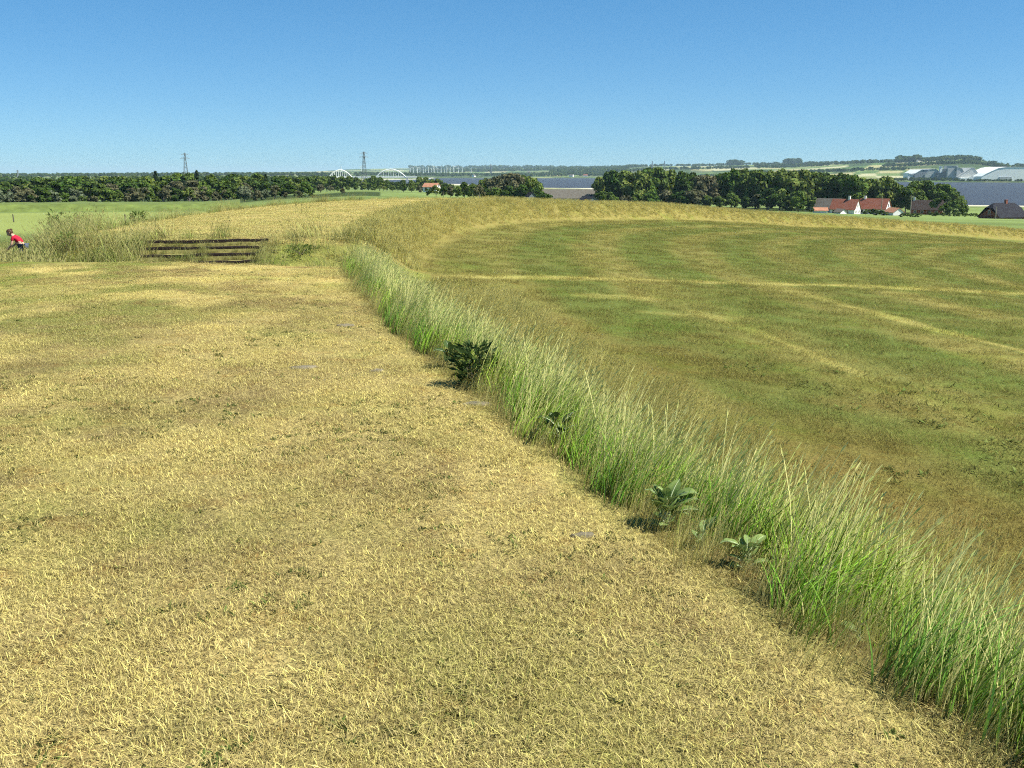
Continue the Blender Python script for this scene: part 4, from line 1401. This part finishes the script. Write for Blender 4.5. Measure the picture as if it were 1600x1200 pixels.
for i, px in enumerate((1482, 1496, 1510)):
    tree(px, 478, prof(R2, px) + 12, 'bush', F_DARK, ['left', 'middle', 'right'][i] + ' dark shrub of three on the sloping right end of the clump', 'shrubs at the clump end', 1.1)
for i, (px, yt) in enumerate(((1358, 323), (1370, 322), (1383, 324), (1391, 326))):
    tree(px, 440, yt, 'bush', F_DARK, '%s dark bush from the left before the second white gabled house' % ords[i], 'bushes before the houses', 1.6)
for i, px in enumerate((1462, 1470, 1479, 1488, 1497, 1506, 1515, 1524, 1531)):
    tree(px, 445, 328 + (i % 3), 'bush', F_DARK if i % 2 else F_MID, '%s rounded bush from the left in the hedge behind the far bank' % ords[i], 'hedge behind the far bank', 1.5)
for i, px in enumerate((1416, 1424, 1432, 1440)):
    tree(px, 400, 332 + (i % 2), 'bush', F_DARK, '%s low bush from the left under the utility pole' % ords[i], 'bushes under the pole', 1.6)

# ------------------------------------------------------------------ buildings
def tile_mat(name, c, sc=2.6, var=0.2):
    m, nt, b = new_mat(name)
    tc = N(nt, 'ShaderNodeTexCoord').outputs['Object']
    wv = N(nt, 'ShaderNodeTexWave', wave_type='BANDS', bands_direction='Z'); wv.inputs['Scale'].default_value = sc; wv.inputs['Distortion'].default_value = 0.6
    nt.links.new(tc, wv.inputs['Vector'])
    hsv = N(nt, 'ShaderNodeHueSaturation'); hsv.inputs['Color'].default_value = (*c, 1)
    k = math_(nt, 'MULTIPLY', remap(nt, noise(nt, tc, 0.9, 5), 0.3, 0.7, 1 - var, 1 + var), remap(nt, wv.outputs['Fac'], 0, 1, 0.88, 1.06))
    nt.links.new(k, hsv.inputs['Value']); nt.links.new(hsv.outputs[0], b.inputs['Base Color'])
    return m


M_WHITE = simple_mat('white_render', (0.78, 0.76, 0.72), 0.85, 0.06, 0.6)
M_TILE = tile_mat('red_tiles', (0.235, 0.085, 0.052))
M_TILE2 = tile_mat('red_tiles_orange', (0.40, 0.19, 0.11))
M_GREYROOF = tile_mat('grey_roof', (0.125, 0.112, 0.09), 1.5)
M_BROWNROOF = tile_mat('brown_roof', (0.05, 0.036, 0.03))
M_DARKROOF = tile_mat('slate_roof', (0.018, 0.018, 0.024))
M_BRICK = simple_mat('red_brick', (0.24, 0.085, 0.055), 0.9, 0.2, 2.0)
M_GLASS = simple_mat('window_glass', (0.03, 0.035, 0.045), 0.15, 0.1, 1.0, 0.5)
M_CONC = simple_mat('concrete_grey', (0.42, 0.43, 0.40), 0.9, 0.12, 0.05)
M_STEEL = simple_mat('grey_steel', (0.23, 0.25, 0.26), 0.6, 0.1, 0.3)
M_OFFW = simple_mat('off_white_cladding', (0.80, 0.82, 0.76), 0.7, 0.05, 0.03)
M_METAL_D = simple_mat('dark_shed_cladding', (0.13, 0.15, 0.16), 0.7, 0.15, 0.05)


def gable_house(name, px, d, yaw, L, W, wall_h, roof_h, wall_m, roof_m, label, cat='house', base_z=None, chim=(), windows=True, hip=0.0, group=None, over=0.35, gable_m=None):
    """ridge along local X; +X gable end first"""
    x, y = at(px, d); z0 = hz(x, y) if base_z is None else base_z
    root = empty(name, (x, y, z0), yaw); tag(root, label, cat, group)
    hl, hw = L / 2, W / 2
    mb = MB()
    P = []
    for sx in (-1, 1):
        P += [(sx * hl, -hw, -0.6), (sx * hl, hw, -0.6), (sx * hl, hw, wall_h), (sx * hl, 0, wall_h + roof_h * (1 - hip)), (sx * hl, -hw, wall_h)]
    mb.add(P, [(0, 1, 2, 3, 4)[::-1], (5, 6, 7, 8, 9), (0, 4, 9, 5)[::-1], (1, 6, 7, 2)[::-1]])
    mb.build('wall', wall_m, root)
    # roof: two thick slopes
    sl = math.hypot(hw, roof_h); t = 0.16; ox = over
    ro = MB()
    e = 1 + over / hw
    hx = hip * hw * 1.2
    for sy in (-1, 1):
        ez = wall_h + roof_h * (1 - e); top = wall_h + roof_h
        a = [(-hl - ox, sy * hw * e, ez), (hl + ox, sy * hw * e, ez), (hl + ox - hx, 0, top), (-hl - ox + hx, 0, top)]
        if hip > 0:
            hm = 1 - hip
            a = [(-hl - ox, sy * hw * e, ez), (hl + ox, sy * hw * e, ez), (hl + ox, sy * hw * hip, wall_h + roof_h * hm), (hl + ox - hx, 0, top), (-hl - ox + hx, 0, top), (-hl - ox, sy * hw * hip, wall_h + roof_h * hm)]
        n = len(a)
        up = [(p[0], p[1], p[2] + t) for p in a]
        fs_ = [tuple(range(n)), tuple(range(2 * n - 1, n - 1, -1))] + [(k, k + n, (k + 1) % n + n, (k + 1) % n) for k in range(n)]
        if sy > 0: fs_ = [f[::-1] for f in fs_]
        ro.add(a + up, fs_)
    if hip > 0:
        for sx in (-1, 1):
            hm = 1 - hip
            a = [(sx * (hl + ox), -hw * hip, wall_h + roof_h * hm + t), (sx * (hl + ox), hw * hip, wall_h + roof_h * hm + t), (sx * (hl + ox - hx), 0, wall_h + roof_h + t)]
            ro.add(a, [(0, 1, 2) if sx > 0 else (2, 1, 0)])
    roof = ro.build('roof', roof_m, root)
    for (cx, cw, ch, cm) in chim:
        mb = MB(); mb.box((cx, 0, wall_h + roof_h + ch / 2 - 0.5), (cw, cw, ch + 0.6)); mb.box((cx, 0, wall_h + roof_h + ch - 0.12), (cw * 1.18, cw * 1.18, 0.14))
        mb.build('chimney', cm, roof)
    if windows:
        def win(cx, cy, cz, w, h, along_x):
            f = MB(); s = (w, 0.10, h) if along_x else (0.10, w, h); f.box((cx, cy, cz), s); fo = f.build('window', M_WHITE if wall_m is not M_WHITE else M_BARK, root)
            g = MB(); s = (w - .16, 0.14, h - .16) if along_x else (0.14, w - .16, h - .16); g.box((cx, cy, cz), s); g.build('pane', M_GLASS, fo)
        for sx in (-1, 1):
            win(sx * hl, 0, wall_h + roof_h * 0.33, 1.0, 1.3, False)
            win(sx * hl, -hw * .5, wall_h * .55, 1.1, 1.2, False); win(sx * hl, hw * .5, wall_h * .55, 1.1, 1.2, False)
        k = -hl + 1.8
        while k < hl - 1.2:
            win(k, -hw, wall_h * .55, 1.2, 1.2, True); k += 2.9
        dm = MB(); dm.box((hl * .15, -hw, 1.0), (1.0, 0.12, 2.05)); dm.build('door', M_BARK, root)
    return root


YA = R_(-38)
H1 = gable_house('gabled_house', 1325, 470, YA, 11.0, 7.5, 2.6, 4.1, M_WHITE, M_TILE, 'white gabled house with red tiled roof, the left one of two', chim=[(1.6, 0.8, 1.5, M_WHITE)], group='white gabled houses', base_z=-17.0)
H2 = gable_house('gabled_house', 1371, 476, YA, 12.0, 7.8, 2.7, 4.2, M_WHITE, M_TILE, 'white gabled house with red tiled roof, the right one of two', chim=[(-4.4, 0.8, 1.2, M_WHITE)], group='white gabled houses', base_z=-17.0)
gable_house('barn', 1296, 492, YA, 13.0, 8.0, 2.8, 4.0, M_CONC, M_GREYROOF, 'grey roofed outbuilding behind the left white gabled house', 'barn', base_z=-17.4, windows=False)
gable_house('shed', 1286, 456, R_(-8), 5.5, 4.0, 2.3, 1.1, M_WHITE, M_TILE2, 'low shed with orange tiled roof left of the white gabled houses', 'shed', base_z=-17.0, windows=False)
gable_house('porch', 1318, 455, R_(-60), 3.5, 4.0, 1.8, 1.2, M_WHITE, M_GREYROOF, 'small white porch before the left white gabled house', 'porch', base_z=-17.0, windows=False)
gable_house('garage', 1402, 452, R_(-75), 6.5, 5.2, 2.0, 1.7, M_WHITE, M_TILE2, 'small garage with white bargeboards and orange roof right of the houses', 'garage', base_z=-16.9, windows=False, over=0.3)
gable_house('cottage', 1454, 490, R_(-25), 13.0, 7.5, 2.6, 3.9, M_BRICK, M_BROWNROOF, 'low cottage with dark brown roof among the trees', chim=[(-5.6, 0.8, 1.4, M_WHITE)], base_z=-17.4)
gable_house('farmhouse', 1574, 402, R_(24), 13.5, 9.0, 2.8, 4.6, M_BRICK, M_DARKROOF, 'dark slate roofed brick farmhouse at the right edge', chim=[(1.0, 0.8, 1.3, M_BRICK)], hip=0.38, base_z=-16.8)
gable_house('barn', 887, 525, R_(-3), 33.0, 12.0, 3.6, 4.3, M_CONC, M_GREYROOF, 'large barn with long grey roof behind the far bank', 'barn', base_z=-15.3, windows=False)
gable_house('barn', 921, 400, R_(-70), 9.0, 5.5, 2.8, 1.5, M_METAL_D, M_DARKROOF, 'small dark barn against the trees at the right end of the grey barn', 'barn', base_z=-12.2, windows=False)
gable_house('barn', 823, 405, R_(-60), 9.0, 6.0, 2.5, 2.6, M_METAL_D, M_DARKROOF, 'small dark gabled barn at the left end of the grey barn', 'barn', base_z=-11.5, windows=False)
gable_house('farmhouse', 674, 560, R_(-20), 8.0, 6.0, 2.2, 1.9, M_WHITE, M_TILE2, 'low house with pale red roof among trees in front of the fjord', base_z=zpix(296.5, 560) - 0.4)


def pole(px, d, ytop, label, arm=True):
    x, y = at(px, d); z0 = hz(x, y); h = zpix(ytop, d) - z0
    root = empty('utility_pole', (x, y, z0)); tag(root, label, 'pole', 'utility poles')
    mb = MB(); mb.tube([(0, 0, -.5), (0, 0, h)], [0.2, 0.14], 7); mb.build('post', M_TRUNK, root)
    if arm:
        mb = MB(); mb.box((0, 0, h - 0.4), (1.6, 0.12, 0.12)); mb.build('crossarm', M_TRUNK, root)


pole(1428, 430, 302, 'tall wooden utility pole left of the brown roofed cottage')
pole(1563, 380, 317, 'slim wooden utility pole before the farmhouse at the right edge', False)
pole(1382, 462, 303, 'thin mast rising behind the right white gabled house', False)

# lattice pylons
M_PYL = simple_mat('pylon_steel', (0.17, 0.19, 0.20), 0.6, 0.1, 0.5)


def pylon(px, d, ytop, base_w, thick, label):
    x, y = at(px, d); z0 = hz(x, y); h = zpix(ytop, d) - z0
    root = empty('pylon', (x, y, z0), 0.5); tag(root, label, 'pylon', 'lattice pylons')
    mb = MB(); n = 9
    wf = lambda t: base_w * (1 - t) ** 1.25 + base_w * 0.16
    for c in ((-1, -1), (1, -1), (1, 1), (-1, 1)):
        mb.tube([(c[0] * wf(i / n) / 2, c[1] * wf(i / n) / 2, h * i / n) for i in range(n + 1)], thick, 4)
    mb.build('mast', M_PYL, root)
    br = MB()
    for i in range(n):
        t0, t1 = i / n, (i + 1) / n
        q = [(-1, -1), (1, -1), (1, 1), (-1, 1)]
        for k in range(4):
            a, b_ = q[k], q[(k + 1) % 4]
            br.tube([(a[0] * wf(t0) / 2, a[1] * wf(t0) / 2, h * t0), (b_[0] * wf(t1) / 2, b_[1] * wf(t1) / 2, h * t1)], thick * .6, 3)
            br.tube([(b_[0] * wf(t0) / 2, b_[1] * wf(t0) / 2, h * t0), (a[0] * wf(t1) / 2, a[1] * wf(t1) / 2, h * t1)], thick * .6, 3)
    br.build('bracing', M_PYL, root)
    for zf, w in ((0.97, 0.20), (0.87, 0.26)):
        a = MB(); a.tube([(-h * w / 2, 0, h * zf - h * .015), (0, 0, h * zf + h * .02), (h * w / 2, 0, h * zf - h * .015)], [thick * .5, thick * 1.2, thick * .5], 4)
        a.tube([(-h * w / 2, 0, h * zf - h * .015), (h * w / 2, 0, h * zf - h * .015)], thick * .7, 4); a.build('crossarm', M_PYL, root)
    return root


pylon(290, 900, 241, 5.0, 0.14, 'grey lattice pylon above the conifers of the left wood')
pylon(569, 900, 238, 5.0, 0.14, 'tallest grey lattice pylon between the two bridge arches')
pylon(27, 2400, 266, 4.5, 0.5, 'tiny far pylon at the left edge of the skyline')
pylon(767, 4300, 257, 7, 0.8, 'faint far pylon on the low skyline above the fjord')
pylon(1019, 5200, 252, 7, 0.7, 'faint far pylon above the tall row, the left one of two')
pylon(1038, 5200, 252, 7, 0.7, 'faint far pylon above the tall row, the right one of two')

# ------------------------------------------------------------------ the arched bridge
def bridge():
    d = 2400; zd = zpix(276.3, d)
    x, y = at(575, d)
    root = empty('arch_bridge', (x, y, SEA), R_(8)); tag(root, 'white bridge with two steel arches over the fjord', 'bridge')
    s = d / 1596.0; deck = zd - SEA
    mt = simple_mat('bridge_white', (0.82, 0.84, 0.78), 0.6, 0.05, 0.05)
    mb = MB(); mb.box((0, 0, deck), (150 * s, 9, 2.4)); mb.build('deck', mt, root)
    for (xa, xb, top) in ((515, 550, 265.5), (587, 633, 264.3)):
        a = (xa - 575) * s; b_ = (xb - 575) * s; rise = zpix(top, d) - zd
        for sy in (-4.2, 4.2):
            mb = MB(); pts = []
            for i in range(25):
                t = i / 24; pts.append((a + (b_ - a) * t, sy, deck + rise * 4 * t * (1 - t)))
            for i in range(24):
                p, q = Vector(pts[i]), Vector(pts[i + 1]); mb.tube([p, q], 0.9, 4)
            arch = mb.build('arch', mt, root)
            hg = MB()
            for i in range(2, 24, 2):
                hg.tube([pts[i], (pts[i][0], sy, deck)], 0.22, 4)
            hg.build('hangers', mt, arch)
    for px in (512, 552, 569, 585, 635):
        mb = MB(); mb.box(((px - 575) * s, 0, deck / 2 - 2), (3.5, 8, deck + 3)); mb.build('pier', M_CONC, root)


bridge()

# ------------------------------------------------------------------ wind turbines on the far skyline
tow = MB(); tow.tube([(0, 0, 0), (0, 0, 34)], [2.0, 1.3], 6); tow_m = tow.mesh('tower', M_OFFW)
nac = MB(); nac.box((0, 0, 34.5), (2.6, 5, 2.6)); nac_m = nac.mesh('nacelle', M_OFFW)
bl = MB(); bl.add([(-.6, 0, 0), (.6, 0, 0), (1.1, .3, 4), (.2, .1, 16), (-.2, .1, 16), (-.8, .3, 4), (0, .8, 4)], [(0, 1, 2, 5), (5, 2, 3, 4), (0, 5, 6), (1, 6, 2), (5, 4, 6), (2, 6, 3), (4, 3, 6)]); bl_m = bl.mesh('blade', M_OFFW)
TPX = [641, 646, 652, 656, 661, 665, 669, 674, 678, 684, 689, 694, 698, 703, 709, 716, 722, 736, 533, 564]
for i, px in enumerate(TPX):
    d = 5600 + 300 * math.sin(i * 2.1); x, y = at(px, d)
    big = px in (674, 697, 716, 736)
    root = empty('wind_turbine', (x, y, hz(x, y)), 0.3 * math.sin(i)); k = 1.0 + 0.15 * math.sin(i * 3.3); root.scale = (k, k, k)
    tag(root, ('small white wind turbine in the row right of the bridge' if px > 600 else 'small white wind turbine seen between the bridge arches'), 'wind turbine', 'wind turbines beyond the fjord')
    SEQ.setdefault('small white wind turbine in the row right of the bridge, #' if px > 600 else 'small white wind turbine seen by the bridge arches, #', []).append((px, root))
    obj('tower', tow_m, root); obj('nacelle', nac_m, root)
    for b3 in range(3):
        o = obj('blade', bl_m, root); o.location = (0, -2.9, 34.5); o.rotation_euler = (0, i * 0.7 + b3 * 2.094, 0)

# ------------------------------------------------------------------ works on the far shore
FD = 2640.0
FZ = zpix(281.2, FD)
FS = FD / 1596.0


def prism(name, px0, px1, ybase, profile, depth, mat, label, cat='building', yaw=0.0, parts=None, group=None):
    """building whose front outline is profile [(fraction of width, top y pixel)], extruded in depth"""
    x, y = at((px0 + px1) / 2, FD); w = (px1 - px0) * FS
    root = empty(name, (x, y, FZ), yaw); tag(root, label, cat, group)
    top = [((f - .5) * w, zpix(yy, FD) - FZ) for f, yy in profile]
    n = len(top)
    eave = min(t[1] for t in top) * 0.55
    body = MB()
    bx0, bx1 = top[0][0], top[-1][0]
    outline = [(bx0, -3)] + [(t[0], t[1]) for t in top] + [(bx1, -3)]
    m_ = len(outline)
    V = [(p[0], 0, p[1]) for p in outline] + [(p[0], depth, p[1]) for p in outline]
    F = [tuple(range(m_))[::-1] if False else tuple(range(m_ - 1, -1, -1)), tuple(range(m_, 2 * m_))]
    body.add(V, F + [(0, 1, m_ + 1, m_), (m_ - 1, m_ - 2, 2 * m_ - 2, 2 * m_ - 1)[::-1]])
    body.build('wall', mat[0], root)
    rf = MB()
    for i in range(n - 1):
        a, b_ = top[i], top[i + 1]
        rf.add([(a[0], -0.8, a[1] + .05), (b_[0], -0.8, b_[1] + .05), (b_[0], depth + .8, b_[1] + .05), (a[0], depth + .8, a[1] + .05),
                (a[0], -0.8, a[1] + .65), (b_[0], -0.8, b_[1] + .65), (b_[0], depth + .8, b_[1] + .65), (a[0], depth + .8, a[1] + .65)],
               [(3, 2, 1, 0), (4, 5, 6, 7), (0, 1, 5, 4), (1, 2, 6, 5), (2, 3, 7, 6), (3, 0, 4, 7)])
    rf.build('roof', mat[1], root)
    return root


prism('storage_hall', 1541, 1648, 280, [(0.0, 275), (0.06, 271), (0.22, 263.2), (0.32, 262), (0.72, 262), (0.84, 264.5), (0.95, 271), (1.0, 275)], 90, (M_OFFW, M_OFFW), 'huge white domed storage hall on the far shore at the right edge')
prism('works_tower', 1482, 1496, 278, [(0.0, 260), (1.0, 260)], 25, (M_CONC, M_CONC), 'tall square grey works block on the far shore')
prism('storage_hall', 1498, 1532, 278, [(0.0, 276), (0.58, 263), (0.68, 263), (1.0, 275)], 60, (M_CONC, M_CONC), 'grey peaked storage hall right of the square works block')
prism('storage_hall', 1496, 1508, 278, [(0.0, 262), (0.6, 264), (1.0, 272)], 40, (M_CONC, M_CONC), 'grey sloping works hall against the square works block')
prism('storage_hall', 1431, 1452, 276, [(0.0, 271), (0.45, 265.5), (1.0, 265.5)], 70, (M_STEEL, M_OFFW), 'white roofed hall at the left of the works')
prism('storage_hall', 1447, 1467, 276, [(0.0, 273), (0.35, 265), (0.75, 264.5), (1.0, 268), ], 60, (M_CONC, M_CONC), 'grey roofed hall beside the white roofed one at the works')
prism('works_building', 1466, 1482, 277, [(0.0, 270), (0.7, 270), (0.72, 265), (1.0, 265)], 30, (M_METAL_D, M_METAL_D), 'dark works building under the white silo')
prism('silo', 1469, 1472.5, 277, [(0.0, 261), (1.0, 261)], 6, (M_OFFW, M_OFFW), 'slim white silo tower at the works', 'silo')
prism('shed', 1420, 1431, 276, [(0.0, 270.5), (1.0, 275)], 30, (M_OFFW, M_OFFW), 'low white sloping shed left of the works', 'shed')
prism('shed', 1531, 1544, 280, [(0.0, 272.5), (1.0, 272.5)], 20, (M_OFFW, M_OFFW), 'low white shed between the peaked hall and the domed hall', 'shed')
prism('shed', 1539, 1557, 280, [(0.0, 275.5), (1.0, 275.5)], -20, (M_METAL_D, M_METAL_D), 'low dark shed before the left end of the domed hall', 'shed')
prism('shed', 1558, 1575, 280, [(0.0, 275.8), (1.0, 275.8)], -20, (M_CONC, M_STEEL), 'low grey shed before the middle of the domed hall', 'shed')
prism('shed', 1499, 1528, 280, [(0.0, 277), (0.5, 276.2), (1.0, 277)], -16, (M_OFFW, M_OFFW), 'long low white shed before the peaked hall', 'shed')

# small white houses along the far shore
for i, (px, d, lab) in enumerate(((893, 3950, 'tiny white house on the far shore, left of two above the water'), (915, 3950, 'tiny white house on the far shore, right of two above the water'),
                                  (826, 5200, 'tiny white house on the hazy slope left of centre'), (1434, 4450, 'tiny white house on the hilltop above the works'), (740, 3950, 'tiny white house at the far waterside left of centre'),
                                  (872, 4700, 'tiny pale house in the fields above the far shore'), (405, 1500, 'tiny white gable peeping over the left wood'))):
    gable_house('far_house', px, d, R_(-30 + 25 * i), 16, 10, 5, 5, M_WHITE, M_TILE if i % 2 else M_GREYROOF, lab, group='far white houses', windows=False)

# woods and hedges too far away to count
far_m = []
for kind, vi, mt in (('round', 0, F_DARK), ('oak', 1, F_DARK), ('round', 2, F_MID), ('bush', 0, F_DARK)):
    far_m.append(tree_crown(kind, vi, mt)[0])


def far_scatter(name, specs, label):
    PX = []; DD = []; HH = []
    for (x0, x1, d0, d1, n, h) in specs:
        PX.append(rng.uniform(x0, x1, n)); DD.append(rng.uniform(d0, d1, n)); HH.append(rng.uniform(0.6, 1.2, n) * h)
    PX = np.concatenate(PX); DD = np.concatenate(DD); HH = np.concatenate(HH)
    b = np.arctan((PX - 800) / 1596.0); x = DD * np.sin(b); y = DD * np.cos(b)
    z = height(x, y); k = z > SEA + 0.3
    x, y, z, HH = x[k], y[k], z[k], HH[k]
    gn_scatter(name, far_m, np.stack([x, y, z], 1), yawrot(len(x)), np.stack([HH * 1.5, HH * 1.5, HH], 1), label, 'woodland')


far_scatter('far_wood', [(560, 960, 4000, 4600, 700, 11), (640, 1000, 6200, 6600, 500, 16), (640, 1000, 8000, 10500, 500, 26), (-100, 560, 3200, 4200, 700, 11), (-100, 560, 1200, 1700, 500, 9),
                         (860, 980, 4600, 5600, 260, 15)], 'hazy woods along the low far shore')
far_scatter('far_hedges', [(980, 1440, 4480, 4560, 260, 12), (1180, 1640, 4900, 5000, 260, 14), (1000, 1420, 3500, 3560, 220, 10), (1380, 1620, 3880, 3960, 220, 12), (1420, 1640, 2720, 2800, 260, 9), (1400, 1436, 4450, 4550, 24, 26),
                          (1140, 1160, 6000, 6100, 26, 30), (1225, 1250, 6000, 6100, 30, 30), (980, 1640, 6000, 6600, 500, 14), (1440, 1530, 4300, 4700, 300, 14), (1390, 1500, 2575, 2640, 80, 7), (1500, 1640, 2570, 2590, 90, 5)], 'hedgerows and copses on the hills across the fjord')

number_things()

# ------------------------------------------------------------------ haze
m = bpy.data.materials.new('haze_air'); m.use_nodes = True
nt = m.node_tree; nt.nodes.clear()
out = nt.nodes.new('ShaderNodeOutputMaterial'); pv = nt.nodes.new('ShaderNodeVolumePrincipled')
pv.inputs['Color'].default_value = (0.60, 0.83, 0.92, 1); pv.inputs['Density'].default_value = 0.00005
nt.links.new(pv.outputs[0], out.inputs['Volume'])
hz_b = MB(); hz_b.box((0, 0, -35), (90000, 90000, 270))
HAZE = True
if HAZE:
    tag(hz_b.build('haze', m), 'thin pale air between here and the far shore', 'haze', kind='stuff')
